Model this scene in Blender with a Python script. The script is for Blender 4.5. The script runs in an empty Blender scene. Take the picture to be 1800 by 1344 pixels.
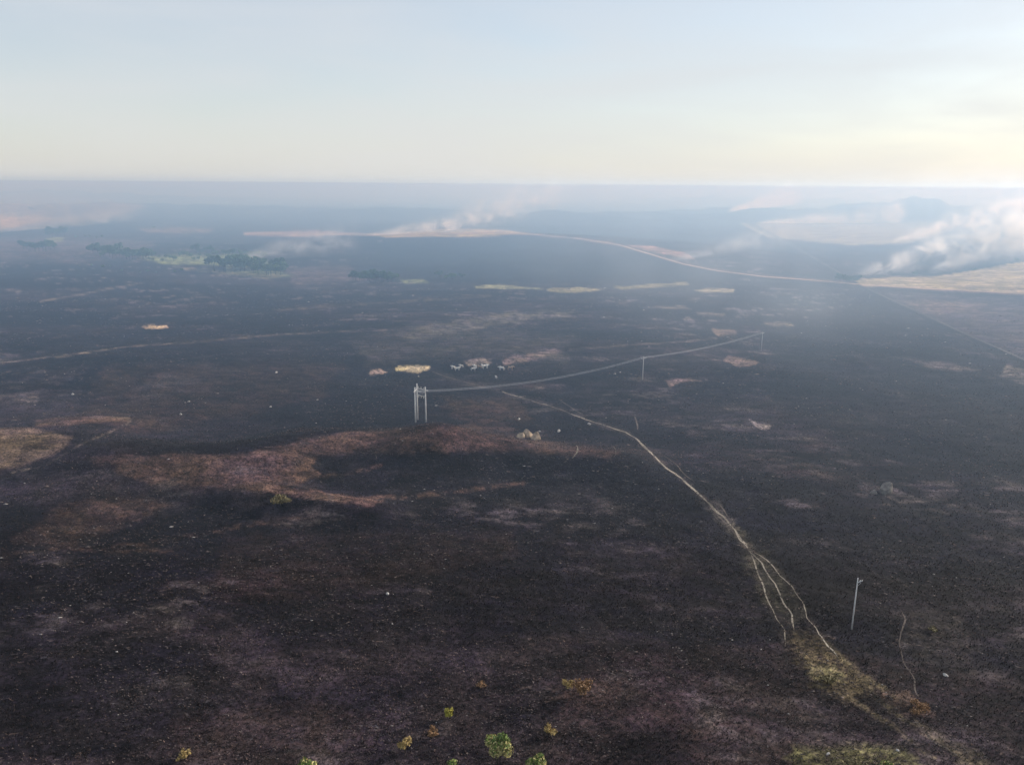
import bpy, bmesh, math, random
import numpy as np
from mathutils import Vector, Matrix
import time
T0 = time.time()

S = bpy.context.scene
rng = np.random.default_rng(7)
random.seed(7)

# ------------------------------------------------------------------ camera
CAM_H = 85.0
F = 1407.0                      # focal length in photo pixels (photo 1800 x 1344)
PITCH = math.radians(13.95)
ROLL = math.radians(0.42)
cam_d = bpy.data.cameras.new("camera")
cam = bpy.data.objects.new("camera", cam_d)
S.collection.objects.link(cam)
cam_d.sensor_width = 36.0
cam_d.lens = 36.0 * F / 1800.0
cam_d.clip_start = 0.5
cam_d.clip_end = 400000.0
CM = (Matrix.Rotation(math.pi / 2 - PITCH, 4, 'X') @ Matrix.Rotation(ROLL, 4, 'Z'))
cam.matrix_world = Matrix.Translation((0, 0, CAM_H)) @ CM
S.camera = cam
RM = np.array(CM.to_3x3())

# ------------------------------------------------------------------ light
SUN_AZ = math.radians(62)       # to the right of the view axis (+Y), clockwise
SUN_EL = math.radians(21)
w = bpy.data.worlds.new("World")
S.world = w
w.use_nodes = True
nt = w.node_tree
nt.nodes.clear()
out = nt.nodes.new("ShaderNodeOutputWorld")
bg = nt.nodes.new("ShaderNodeBackground")
sky = nt.nodes.new("ShaderNodeTexSky")
sky.sky_type = 'NISHITA'
sky.sun_disc = False
sky.sun_elevation = SUN_EL
sky.sun_rotation = SUN_AZ
sky.altitude = 200
sky.air_density = 1.0
sky.dust_density = 1.0
sky.ozone_density = 1.5
bg.inputs[1].default_value = 0.133
# thin smoke / cirrus veil: streaky noise that whitens and greys the blue
tc = nt.nodes.new("ShaderNodeTexCoord")
mp = nt.nodes.new("ShaderNodeMapping")
mp.inputs['Scale'].default_value = (1.6, 1.6, 9.0)
mp.inputs['Rotation'].default_value = (0.06, 0.10, 0.3)
nz = nt.nodes.new("ShaderNodeTexNoise")
nz.inputs['Scale'].default_value = 1.5
nz.inputs['Detail'].default_value = 6
nz.inputs['Roughness'].default_value = 0.5
nz.inputs['Distortion'].default_value = 0.4
mr = nt.nodes.new("ShaderNodeMapRange")
mr.inputs['From Min'].default_value = 0.36
mr.inputs['From Max'].default_value = 0.70
mr.inputs['To Min'].default_value = 0.42
mr.inputs['To Max'].default_value = 0.70
mx = nt.nodes.new("ShaderNodeMix")
mx.data_type = 'RGBA'
nt.links.new(tc.outputs['Generated'], mp.inputs[0])
nt.links.new(mp.outputs[0], nz.inputs['Vector'])
nt.links.new(nz.outputs[0], mr.inputs[0])
sepz = nt.nodes.new("ShaderNodeSeparateXYZ"); nt.links.new(tc.outputs['Generated'], sepz.inputs[0])
def wm(op, a, b_):
    q = nt.nodes.new("ShaderNodeMath"); q.operation = op
    for i_, vv in enumerate((a, b_)):
        if isinstance(vv, (int, float)): q.inputs[i_].default_value = vv
        else: nt.links.new(vv, q.inputs[i_])
    return q.outputs[0]
# more smoke in the line of sight the closer one looks to the horizon
hz_ = wm('MULTIPLY', wm('EXPONENT', wm('MULTIPLY', wm('ABSOLUTE', sepz.outputs[2], 0), -8.0), 0), 0.40)
nt.links.new(wm('MINIMUM', wm('ADD', mr.outputs[0], hz_), 0.92), mx.inputs[0])
nt.links.new(sky.outputs[0], mx.inputs[6])
vc = nt.nodes.new("ShaderNodeMix"); vc.data_type = 'RGBA'
vc.inputs[6].default_value = (4.32, 4.54, 4.88, 1); vc.inputs[7].default_value = (4.78, 4.70, 4.48, 1)
nt.links.new(vc.outputs[2], mx.inputs[7])
nt.links.new(wm('MULTIPLY', hz_, 2.5), vc.inputs[0])
nt.links.new(mx.outputs[2], bg.inputs[0])
nt.links.new(bg.outputs[0], out.inputs[0])

sd = bpy.data.lights.new("sun", 'SUN')
sd.energy = 4.0
sd.angle = math.radians(0.6)
sd.color = (1.0, 0.92, 0.83)
sun = bpy.data.objects.new("sun", sd)
S.collection.objects.link(sun)
sdir = Vector((math.sin(SUN_AZ) * math.cos(SUN_EL), math.cos(SUN_AZ) * math.cos(SUN_EL), math.sin(SUN_EL)))
sun.rotation_euler = sdir.to_track_quat('Z', 'Y').to_euler()
sun.location = (200, 100, 300)

S.view_settings.view_transform = 'Standard'
S.view_settings.look = 'None'
S.view_settings.exposure = 0.3
S.view_settings.gamma = 1.0
S.render.engine = 'CYCLES'
S.cycles.max_bounces = 6
S.cycles.diffuse_bounces = 2
S.cycles.glossy_bounces = 1
S.cycles.volume_bounces = 3
S.cycles.transparent_max_bounces = 12
S.cycles.volume_step_rate = 0.4
S.cycles.volume_max_steps = 200
S.cycles.use_denoising = True

# ------------------------------------------------------------------ maths
def _hash(ix, iy, seed):
    h = (ix * 374761393 + iy * 668265263 + seed * 1442695041) & 0xFFFFFFFF
    h = ((h ^ (h >> 13)) * 1274126177) & 0xFFFFFFFF
    h = (h ^ (h >> 16))
    return (h & 0xFFFFFF) / float(0xFFFFFF)

def vnoise(x, y, seed=0):
    x = np.asarray(x, float); y = np.asarray(y, float)
    fx = np.floor(x); fy = np.floor(y)
    ix = fx.astype(np.int64); iy = fy.astype(np.int64)
    tx = x - fx; ty = y - fy
    tx = tx * tx * (3 - 2 * tx); ty = ty * ty * (3 - 2 * ty)
    a = _hash(ix, iy, seed); b = _hash(ix + 1, iy, seed)
    c = _hash(ix, iy + 1, seed); d = _hash(ix + 1, iy + 1, seed)
    return (a * (1 - tx) + b * tx) * (1 - ty) + (c * (1 - tx) + d * tx) * ty

def fbm(x, y, octv=4, seed=0, gain=0.5):
    s = 0; a = 1; t = 0
    for k in range(octv):
        s = s + a * vnoise(x * 2 ** k + 17.3 * k, y * 2 ** k - 9.1 * k, seed + k)
        t += a; a *= gain
    return s / t                      # 0..1

def smooth(a, b, v):
    t = np.clip((v - a) / (b - a), 0, 1)
    return t * t * (3 - 2 * t)

def ray(px, py):
    """direction of photo pixel (1800 x 1344)"""
    px = np.asarray(px, float); py = np.asarray(py, float)
    d = np.stack([(px - 900) / F, -(py - 672) / F, -np.ones_like(px)], -1)
    d = d @ RM.T
    return d / np.linalg.norm(d, axis=-1, keepdims=True)

def project(x, y, z):
    p = np.stack([x, y, z - CAM_H], -1) @ RM
    zz = np.minimum(p[..., 2], -1e-3)
    return 900 + F * p[..., 0] / -zz, 672 - F * p[..., 1] / -zz, -p[..., 2]

def flat(px, py):
    d = ray(px, py)
    t = -CAM_H / np.minimum(d[..., 2], -1e-5)
    return d[..., 0] * t, d[..., 1] * t

def hump(x, y, pts, wid, hgt, sharp=2.0):
    """a ridge along a polyline of flat-ground points, gaussian cross-section"""
    best = np.full(np.shape(x), 1e9)
    for (ax, ay), (bx, by) in zip(pts[:-1], pts[1:]):
        vx, vy = bx - ax, by - ay
        t = np.clip(((x - ax) * vx + (y - ay) * vy) / (vx * vx + vy * vy), 0, 1)
        best = np.minimum(best, np.hypot(x - ax - t * vx, y - ay - t * vy))
    return hgt * np.exp(-(best / wid) ** sharp)

def fl(*pp):
    return [tuple(float(v) for v in flat(a, b)) for a, b in pp]

RIDGES = [
    # points (photo px on flat ground), width, height
    (fl((230, 822), (330, 822), (450, 822), (550, 800), (660, 800), (760, 798)), 19, 6.5),
    (fl((430, 885), (500, 880), (570, 893), (640, 905)), 7, 3.0),
    (fl((-60, 800), (40, 790), (100, 790)), 20, 5),
    (fl((150, 748), (225, 752)), 10, 1.6),
    (fl((780, 805), (880, 800), (960, 812), (1060, 815)), 14, 4.5),
    (fl((700, 430), (880, 425), (1050, 432), (1150, 458)), 150, 13.0),
    (fl((1510, 500), (1700, 512), (1900, 530)), 60, 2.0),
]
FARHILLS = [  # px, distance m, half width m, half depth m, height m
    (1500, 2500, 120, 200, 20), (1440, 2550, 300, 220, 15), (1600, 2550, 240, 220, 15),
    (1000, 2050, 150, 150, 15), (1210, 2150, 230, 180, 16), (720, 2250, 260, 200, 15),
    (500, 2500, 260, 220, 12), (300, 2900, 300, 240, 14), (70, 4200, 800, 400, 34),
    (1260, 2500, 260, 200, 10), (1700, 2700, 300, 260, 18), (1900, 3200, 500, 300, 34),
    (1320, 4200, 600, 300, 30), (60, 2500, 420, 300, 20), (200, 6000, 1500, 400, 35),
    (850, 6500, 1600, 500, 36), (1500, 7000, 1500, 500, 40),
]

def height(x, y):
    x = np.asarray(x, float); y = np.asarray(y, float)
    r = np.hypot(x, y)
    h = (fbm(x / 420, y / 420, 4, 3) - 0.5) * 9 * smooth(120, 900, r)
    h = h + (fbm(x / 60, y / 60, 3, 11) - 0.5) * 4.0
    h = h + (fbm(x / 9, y / 9, 3, 23) - 0.5) * 0.9 * (1 - smooth(300, 900, r))
    h = h + (fbm(x / 1.6, y / 1.6, 2, 31) - 0.5) * 0.35 * (1 - smooth(150, 400, r))
    for pts, wid, hg in RIDGES:
        h = h + hump(x, y, pts, wid, hg)
    far = r > 1500
    hf = h[far] if h.ndim else h
    sel = (x[far], y[far]) if h.ndim else (x, y)
    wob = 1 + 1.8 * (fbm(sel[0] / 90, sel[1] / 90, 4, 77) - 0.5)
    add = np.zeros_like(sel[0])
    for px, dist, wx, wy, hg in FARHILLS:
        a = math.atan((px - 900) / F / math.cos(PITCH))
        cx, cy = dist * math.sin(a), dist * math.cos(a)
        u = (sel[0] - cx) * math.cos(a) - (sel[1] - cy) * math.sin(a)
        v = (sel[0] - cx) * math.sin(a) + (sel[1] - cy) * math.cos(a)
        add = add + hg * wob * np.exp(-(np.abs(u) / wx) ** 2.4 - (np.abs(v) / wy) ** 2)
    add = add * smooth(1500, 1800, np.hypot(sel[0], sel[1]))
    if h.ndim: h[far] += add
    h = h + (fbm(x / 900, y / 900, 4, 91) - 0.5) * 40 * smooth(2500, 9000, r)
    return np.minimum(h, 72)

def hit(px, py):
    """first point where the ray of a photo pixel meets the terrain mesh"""
    d = ray(np.atleast_1d(np.asarray(px, float)), np.atleast_1d(np.asarray(py, float)))
    azp = np.arctan2(d[:, 0], d[:, 1]); te = d[:, 2] / np.hypot(d[:, 0], d[:, 1])
    ai = np.interp(azp, azd, np.arange(len(azd))); a0 = np.clip(np.floor(ai).astype(int), 0, len(azd) - 2); fa = ai - a0
    prof = GZ[:, a0] * (1 - fa) + GZ[:, a0 + 1] * fa
    diff = (prof - CAM_H) / RR[:, None] - te[None, :]
    idx = np.argmax(diff > 0, axis=0); idx = np.where((diff > 0).any(axis=0), np.maximum(idx, 1), len(RR) - 1)
    q = np.arange(len(te)); d0 = diff[idx - 1, q]; d1 = diff[idx, q]
    # height difference to the ray is linear in r inside one cell
    g0 = d0 * RR[idx - 1]; g1 = d1 * RR[idx]
    f_ = np.clip(-g0 / (g1 - g0 + 1e-12), 0, 1)
    r_ = RR[idx - 1] + (RR[idx] - RR[idx - 1]) * f_
    z_ = prof[idx - 1, q] * (1 - f_) + prof[idx, q] * f_
    return r_ * np.sin(azp), r_ * np.cos(azp), z_

def at(px, py):
    x, y, z = hit([px], [py])
    return Vector((float(x[0]), float(y[0]), float(z[0])))

# ------------------------------------------------------------------ helpers
def link(o):
    S.collection.objects.link(o)
    return o

def tag(o, label=None, cat=None, group=None, kind=None):
    if label: o['label'] = label
    if cat: o['category'] = cat
    if group: o['group'] = group
    if kind: o['kind'] = kind
    return o

def mesh_np(name, V, Fc, mats=None, cols=None, smooth_=False, matidx=None):
    """V (n,3), Fc (m,3 or 4)"""
    me = bpy.data.meshes.new(name)
    V = np.asarray(V, np.float32); Fc = np.asarray(Fc, np.int32)
    k = Fc.shape[1]
    me.vertices.add(len(V)); me.vertices.foreach_set("co", V.ravel())
    me.loops.add(Fc.size); me.loops.foreach_set("vertex_index", Fc.ravel())
    me.polygons.add(len(Fc))
    me.polygons.foreach_set("loop_start", np.arange(0, Fc.size, k, dtype=np.int32))
    me.polygons.foreach_set("loop_total", np.full(len(Fc), k, np.int32))
    if smooth_:
        me.polygons.foreach_set("use_smooth", np.ones(len(Fc), bool))
    me.update(calc_edges=True)
    if cols is not None:
        ca = me.color_attributes.new("col", 'FLOAT_COLOR', 'POINT')
        c4 = np.ones((len(V), 4), np.float32); c4[:, :3] = cols
        ca.data.foreach_set("color", c4.ravel())
    for m in (mats or []):
        me.materials.append(m)
    return me

def obj(name, me, parent=None, loc=None):
    o = bpy.data.objects.new(name, me)
    link(o)
    if parent is not None: o.parent = parent
    if loc is not None: o.location = loc
    return o

def empty(name, loc, rz=0):
    o = bpy.data.objects.new(name, None)
    o.empty_display_size = 0.5
    o.location = loc; o.rotation_euler = (0, 0, rz)
    return link(o)

def copy_tree(o, parent=None):
    c = o.copy(); link(c); c.parent = parent
    for ch in list(o.children):
        copy_tree(ch, c)
    return c

def pbsdf(name, col=(0.5, 0.5, 0.5), rough=0.9, spec=0.2, attr=False, vary=0.0, vscale=4.0, bump=0.0, bscale=8.0):
    m = bpy.data.materials.new(name); m.use_nodes = True
    n = m.node_tree; b = n.nodes["Principled BSDF"]
    b.inputs['Roughness'].default_value = rough
    b.inputs['Specular IOR Level'].default_value = spec
    src = None
    if attr:
        a = n.nodes.new("ShaderNodeVertexColor"); a.layer_name = "col"; src = a.outputs[0]
    else:
        a = n.nodes.new("ShaderNodeRGB"); a.outputs[0].default_value = (*col, 1); src = a.outputs[0]
    t = n.nodes.new("ShaderNodeTexCoord")
    if vary > 0:
        z = n.nodes.new("ShaderNodeTexNoise"); z.inputs['Scale'].default_value = vscale; z.inputs['Detail'].default_value = 5
        r = n.nodes.new("ShaderNodeMapRange")
        r.inputs['From Min'].default_value = 0.3; r.inputs['From Max'].default_value = 0.7
        r.inputs['To Min'].default_value = 1 - vary; r.inputs['To Max'].default_value = 1 + vary
        v = n.nodes.new("ShaderNodeVectorMath"); v.operation = 'SCALE'
        n.links.new(t.outputs['Object'], z.inputs['Vector']); n.links.new(z.outputs[0], r.inputs[0])
        n.links.new(src, v.inputs[0]); n.links.new(r.outputs[0], v.inputs['Scale']); src = v.outputs[0]
    n.links.new(src, b.inputs['Base Color'])
    if bump > 0:
        z2 = n.nodes.new("ShaderNodeTexNoise"); z2.inputs['Scale'].default_value = bscale; z2.inputs['Detail'].default_value = 6
        bu = n.nodes.new("ShaderNodeBump"); bu.inputs['Strength'].default_value = 0.9; bu.inputs['Distance'].default_value = bump
        n.links.new(t.outputs['Object'], z2.inputs['Vector']); n.links.new(z2.outputs[0], bu.inputs['Height'])
        n.links.new(bu.outputs[0], b.inputs['Normal'])
    return m

M_concrete = pbsdf("weathered concrete", (0.62, 0.60, 0.58), 0.8, 0.25, vary=0.18, vscale=1.2, bump=0.01, bscale=20)
M_steel = pbsdf("galvanised steel", (0.45, 0.46, 0.47), 0.5, 0.5, vary=0.1)
M_insul = pbsdf("glazed porcelain", (0.62, 0.60, 0.56), 0.35, 0.5, vary=0.05)
M_wire = pbsdf("aluminium conductor", (0.75, 0.76, 0.78), 0.5, 0.5, vary=0.05)
M_rock = pbsdf("lichened sandstone", (0.42, 0.32, 0.22), 0.9, 0.2, vary=0.4, vscale=0.8, bump=0.15, bscale=3)
M_dark_rock = pbsdf("dark weathered granite", (0.20, 0.175, 0.15), 0.85, 0.3, vary=0.4, vscale=0.9, bump=0.12, bscale=3)
M_pale_rock = pbsdf("pale quartz stone", (0.48, 0.44, 0.40), 0.8, 0.3, vary=0.25, vscale=2, bump=0.05, bscale=5)
M_leaf = pbsdf("leaf and straw", rough=0.65, spec=0.25, attr=True)
M_bark = pbsdf("scorched bark", (0.035, 0.028, 0.024), 0.95, 0.1, vary=0.3, bump=0.03, bscale=9)
M_straw = pbsdf("dry grass blades", rough=0.8, spec=0.2, attr=True)
M_white = pbsdf("white cattle hide", (0.78, 0.74, 0.69), 0.8, 0.2, vary=0.08)
M_tan = pbsdf("fawn cattle hide", (0.42, 0.30, 0.22), 0.8, 0.2, vary=0.12)
M_horn = pbsdf("dark horn and hoof", (0.10, 0.08, 0.07), 0.6, 0.3, vary=0.1)

# ------------------------------------------------------------------ the ground
def seg_dist(X, Y, pts, closed=False):
    P = list(pts) + ([pts[0]] if closed else [])
    best = np.full(X.shape, 1e9)
    for (ax, ay), (bx, by) in zip(P[:-1], P[1:]):
        vx, vy = bx - ax, by - ay
        t = np.clip(((X - ax) * vx + (Y - ay) * vy) / (vx * vx + vy * vy + 1e-9), 0, 1)
        best = np.minimum(best, np.hypot(X - ax - t * vx, Y - ay - t * vy))
    return best

def inside(X, Y, pts):
    c = np.zeros(X.shape, bool)
    n = len(pts)
    for i in range(n):
        ax, ay = pts[i]; bx, by = pts[(i + 1) % n]
        if ay == by: continue
        k = ((ay > Y) != (by > Y)) & (X < (bx - ax) * (Y - ay) / (by - ay) + ax)
        c ^= k
    return c

# azimuths (dense to the front) and radii
azd = np.linspace(math.radians(-41), math.radians(41), 1060)
azc = np.radians(np.arange(46, 319, 5.0))
AZ = np.concatenate([azd, azc])
rows = np.concatenate([np.arange(1560, 360, -2.2), np.arange(360, 326, -1.1)])
th = PITCH + np.arctan((rows - 672) / F)
RR = CAM_H / np.tan(np.maximum(th, 1e-4))
RR = RR[RR < 30000]
RR = np.concatenate([[4, 12, 25, 40, 55, 68], RR[RR > 75], [34000, 42000, 52000, 60000]])
RR = np.unique(RR)
GA, GR = np.meshgrid(AZ, RR, indexing='xy')
GX = GR * np.sin(GA); GY = GR * np.cos(GA)
GZ = height(GX, GY)
nr, na = GX.shape
PX, PY, PD = project(GX, GY, GZ)
front = (PD > 10)

# land cover, a map of true surface colours (linear albedo)
def C(*c): return np.array(c, float)
n_big = fbm(GX / 120 + GY / 300, GY / 42, 4, 41)
n_mid = fbm(GX / 26 + GY / 90, GY / 13, 5, 43, .62)
n_sml = fbm(GX / 6.5, GY / 3.5, 4, 47, .65)
n_hue = fbm(GX / 30, GY / 40, 3, 53)
char = C(0.0046, 0.0040, 0.0072)
brown = C(0.0240, 0.0175, 0.0215)
redd = C(0.040, 0.023, 0.024)
ash = C(0.080, 0.066, 0.066)
k = smooth(0.42, 0.62, 0.48 * n_big + 0.30 * n_mid + 0.22 * n_sml)[..., None]
col = char * (1 - k) + brown * k
k2 = (smooth(0.55, 0.75, n_hue) * smooth(0.45, 0.7, n_mid))[..., None]
col = col * (1 - 0.5 * k2) + redd * 0.5 * k2
# ash streaks and pale litter, thicker in the middle distance
k3 = (smooth(0.54, 0.68, n_mid) * smooth(0.48, 0.66, n_sml))[..., None]
col = col + (ash * (.9 + .8 * smooth(280, 520, GR) * (1 - smooth(900, 1300, GR)))[..., None] - col) * 0.75 * k3

def patch(pts, colr, feather=6, warp=8, wscale=14, strength=1.0, ragged=0.0, asp=1.0):
    """blend a land-cover patch (outline in photo pixels, applied to the ground there)"""
    global col
    xs = [p[0] for p in pts]; ys = [p[1] for p in pts]
    mgn = feather * 3 + warp * 2
    m = front & (PX > min(xs) - mgn) & (PX < max(xs) + mgn) & (PY > min(ys) - mgn) & (PY < max(ys) + mgn)
    if not m.any(): return
    x = PX[m]; y = PY[m]
    wx = (fbm(x / (wscale * 2.5), y / wscale, 4, 61) - 0.5) * 2 * warp * 2.0
    wy = (fbm(x / (wscale * 2.5), y / wscale, 4, 67) - 0.5) * 2 * warp * 0.6
    X = x + wx; Y = (y + wy)
    d = seg_dist(X, Y * asp, [(a, b * asp) for a, b in pts], True)
    s = np.where(inside(X, Y, pts), d, -d)
    k = smooth(-feather, feather, s) * strength
    if ragged > 0:
        k = k * (1 - ragged + ragged * smooth(0.35, 0.62, fbm(x / (wscale * .9), y / (wscale * .3), 4, 71)))
    cc = col[m]
    c = np.asarray(colr) * (0.75 + 0.5 * fbm(x / 20, y / 5, 3, 73))[:, None]
    col[m] = cc + (c - cc) * k[:, None]

def strip(pts, colr, width, strength=1.0, feather=1.0, broken=0.0, wob=1.5):
    global col
    xs = [p[0] for p in pts]; ys = [p[1] for p in pts]
    mg = width * 4 + 8
    m = front & (PX > min(xs) - mg) & (PX < max(xs) + mg) & (PY > min(ys) - mg) & (PY < max(ys) + mg)
    if not m.any(): return
    x = PX[m]; y = PY[m]
    x2 = x + (fbm(x / 18, y / 18, 3, 81) - .5) * 2 * wob; y2 = y + (fbm(x / 18, y / 18, 3, 83) - .5) * wob
    d = seg_dist(x2, y2, pts)
    k = (1 - smooth(width - feather, width + feather, d)) * strength
    if broken > 0:
        k = k * (1 - broken + broken * smooth(0.4, 0.6, fbm(x / 13, y / 5, 3, 87)))
    cc = col[m]
    col[m] = cc + (np.asarray(colr) - cc) * k[:, None]

SOIL = C(0.128, 0.076, 0.056); DUST = C(0.30, 0.24, 0.19); TAN = C(0.34, 0.25, 0.13); GREENY = C(0.22, 0.23, 0.09)
BLACK = C(0.0042, 0.0040, 0.0065); PINK = C(0.30, 0.19, 0.14)
# darker, freshly burnt sweeps
for pts, st in [
    ([(600, 660), (800, 640), (1000, 700), (900, 735), (760, 745), (640, 730)], .6),
    ([(130, 690), (450, 660), (700, 690), (720, 735), (560, 752), (430, 790), (250, 795), (140, 770)], .55),
    ([(480, 800), (620, 792), (760, 790), (1000, 800), (1180, 830), (1000, 880), (700, 900), (560, 850)], .8),
    ([(180, 870), (300, 862), (420, 868), (560, 875), (420, 950), (150, 990), (-50, 950), (-50, 900)], .8),
    ([(400, 1060), (700, 1010), (1000, 990), (1300, 1000), (1320, 1110), (900, 1130), (500, 1150)], .5),
    ([(-50, 1080), (350, 1130), (450, 1230), (200, 1330), (-50, 1330)], .6),
    ([(1250, 900), (1500, 900), (1800, 1000), (1800, 1100), (1500, 1120), (1350, 1010)], .6),
    ([(880, 418), (1040, 428), (1190, 468), (1260, 490), (1000, 500), (760, 495), (620, 450), (740, 420)], .9),
    ([(1540, 520), (1900, 690), (1900, 860), (1500, 800), (1350, 700), (1370, 600)], .75),
    ([(0, 560), (500, 530), (700, 600), (500, 660), (0, 700)], .5),
]:
    patch(pts, BLACK, 14, 16, 26, st)
patch([(235, 797), (430, 799), (500, 784), (548, 766), (650, 757), (740, 756), (700, 736), (560, 740), (430, 768), (300, 784)], BLACK, 3, 4, 14, .9)  # shadowed low ground behind the ridge crest, its shade painted in
patch([(760, 790), (960, 790), (1060, 800), (1010, 822), (860, 845), (740, 830), (600, 828), (690, 800)], BLACK, 4, 6, 14, .8)
patch([(468, 858), (500, 862), (560, 878), (530, 886), (478, 872)], BLACK, 2, 3, 10, .9)
# brown and reddish lightly burnt ground
for pts, c, st, *fe in [
    ([(150, 805), (300, 800), (430, 800), (545, 768), (650, 760), (730, 772), (560, 800), (555, 840), (470, 860), (260, 850)], SOIL * .80, .68, 5),
    ([(560, 766), (700, 755), (880, 745), (930, 770), (1080, 790), (1080, 803), (900, 790), (700, 795), (560, 790)], SOIL * .68, .7, 6),
    ([(20, 950), (120, 880), (260, 870), (300, 890), (120, 960)], SOIL * .5, .6),
    ([(430, 860), (480, 852), (680, 880), (640, 890), (480, 868)], SOIL * .95, .75, 2.5),
    ([(780, 700), (900, 700), (940, 740), (820, 750)], SOIL * .45, .7),
    ([(300, 1260), (520, 1230), (700, 1260), (620, 1344), (300, 1344)], SOIL * .28, .3),
    ([(400, 940), (900, 930), (900, 980), (500, 1060), (380, 1030)], SOIL * .28, .3),
    ([(1000, 1140), (1400, 1130), (1800, 1200), (1800, 1400), (900, 1400)], SOIL * .28, .3),
    ([(180, 640), (600, 640), (560, 700), (240, 760), (150, 740)], SOIL * .4, .5),
]:
    patch(pts, c, fe[0] if fe else 10, 11 if fe else 12, 13, st, 0.6)
patch([(-60, 755), (60, 752), (132, 768), (95, 800), (30, 822), (-60, 826)], C(.165, .115, .080), 4, 7, 16, .85, .4)
patch([(60, 738), (150, 730), (232, 734), (228, 742), (150, 744), (60, 750)], SOIL * 1.1, 3, 3, 12, .7, .3)
strip([(160, 733), (232, 735), (222, 746), (195, 758), (140, 782), (80, 818), (20, 830)], DUST * .45, 1.5, .6, 1.2, .8)
# middle-distance pale patches
patch([(694, 647), (704, 643), (740, 641), (757, 644), (752, 651), (735, 656), (712, 653), (697, 652)], C(.36, .30, .17), .6, 3.0, 4, 1, .2)
patch([(650, 651), (668, 648), (686, 655), (660, 659), (648, 657)], C(.34, .25, .17), 1.0, 4, 4, .9, .6)
patch([(247, 575), (262, 571.5), (292, 572), (294, 576), (266, 578.5)], C(.46, .33, .20), .6, 2.2, 4, 1, .1)
patch([(880, 632), (940, 620), (975, 612), (985, 617), (940, 632), (885, 641)], C(.28, .20, .17), 2, 4, 8, .7, .6)
patch([(815, 634), (850, 628), (862, 636), (820, 642)], C(.30, .24, .20), 2, 3, 6, .7, .6)
patch([(1080, 504), (1150, 500), (1205, 496), (1212, 500), (1150, 506), (1090, 508)], C(.33, .29, .14), 1.6, 2.5, 8, .9, .2)
patch([(960, 508), (1018, 505), (1065, 509), (1015, 515), (965, 512)], C(.30, .27, .14), 1.8, 3, 8, .8, .4)
patch([(830, 502), (880, 500), (960, 508), (880, 507), (835, 506)], C(.32, .32, .16), 1.4, 3, 8, .8, .4)
patch([(1222, 510), (1250, 506), (1292, 508), (1290, 514), (1240, 514)], C(.30, .26, .15), 1.6, 2.5, 8, .9, .2)
patch([(700, 492), (745, 490), (752, 497), (715, 499)], C(.22, .24, .12), 1.8, 3, 8, .7, .5)
patch([(1150, 538), (1200, 537), (1215, 543), (1160, 542)], DUST * .8, 1.5, 3, 8, .7, .3)
patch([(1225, 548), (1272, 552), (1270, 556), (1230, 553)], DUST * .8, 1.5, 3, 8, .7, .3)
patch([(1250, 578), (1290, 580), (1295, 588), (1262, 589)], C(.30, .21, .15), 2, 4, 8, .7, .4)
patch([(1340, 566), (1390, 568), (1400, 574), (1350, 571)], DUST * .9, 1.5, 3, 8, .6, .3)
patch([(690, 590), (760, 570), (900, 548), (1010, 545), (1000, 556), (860, 572), (740, 598)], C(.16, .14, .11), 5, 10, 12, .7, .7)
patch([(640, 640), (620, 600), (740, 570), (1000, 590), (1000, 640), (860, 620)], C(.065, .055, .05), 12, 12, 14, .7, .5)
patch([(1168, 668), (1190, 663), (1232, 669), (1200, 672), (1178, 682)], C(.20, .14, .12), 1.5, 4, 8, .8, .4)
patch([(1283, 626), (1300, 628), (1336, 636), (1330, 641), (1296, 644), (1270, 634)], C(.20, .14, .11), 1.5, 4, 8, .8, .4)
patch([(1316, 736), (1322, 738), (1334, 745), (1356, 748), (1352, 754), (1338, 754), (1326, 748)], C(.30, .25, .22), 1.5, 1.5, 6, .85, .2)
patch([(1590, 628), (1680, 640), (1720, 652), (1640, 648)], DUST * .5, 4, 4, 10, .6, .5)
patch([(1770, 640), (1830, 665), (1840, 690), (1760, 660)], DUST * .5, 4, 4, 10, .7, .5)
# unburnt straw field to the right, and the far ones
patch([(1500, 492), (1560, 487), (1640, 486), (1700, 478), (1760, 466), (1860, 452), (1990, 450), (1990, 530), (1800, 516), (1640, 508), (1515, 503)], C(.27, .215, .115), .8, 1.5, 10, 1.0)
patch([(1590, 529), (1650, 528), (1735, 534), (1715, 548), (1650, 552), (1612, 542)], C(.26, .17, .12), 3, 4, 10, .75, .3)
patch([(1700, 532), (1900, 540), (1900, 620), (1780, 600), (1690, 560)], C(.09, .06, .055), 6, 6, 10, .6, .3)
patch([(1300, 392), (1420, 391), (1570, 392), (1680, 390), (1600, 428), (1500, 431), (1420, 424), (1352, 418)], C(.30, .26, .17), 1.0, 2, 10, .95, .1)
patch([(-40, 340), (60, 345), (180, 350), (260, 362), (200, 382), (100, 392), (40, 400), (-40, 408)], C(.34, .25, .15), 2.5, 5, 10, .7, .4)
patch([(-60, 376), (40, 376), (105, 384), (40, 398), (-60, 408)], C(.50, .36, .20), 2.0, 4, 10, .8, .2)
patch([(240, 402), (300, 398), (380, 402), (370, 410), (260, 409)], C(.30, .2, .15), 2, 4, 10, .6, .5)
patch([(430, 408), (560, 405), (640, 411), (540, 416), (430, 414)], C(.38, .25, .2), 1.3, 2, 10, .8, .2)
patch([(640, 412), (740, 406), (800, 401), (880, 404), (925, 410), (860, 414), (740, 416), (680, 417)], C(.48, .36, .18), 1.2, 2, 10, .9, .2)
patch([(1100, 430), (1150, 433), (1210, 446), (1225, 458), (1150, 444)], C(.36, .21, .15), 1.2, 2, 8, .8, .3)
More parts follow.
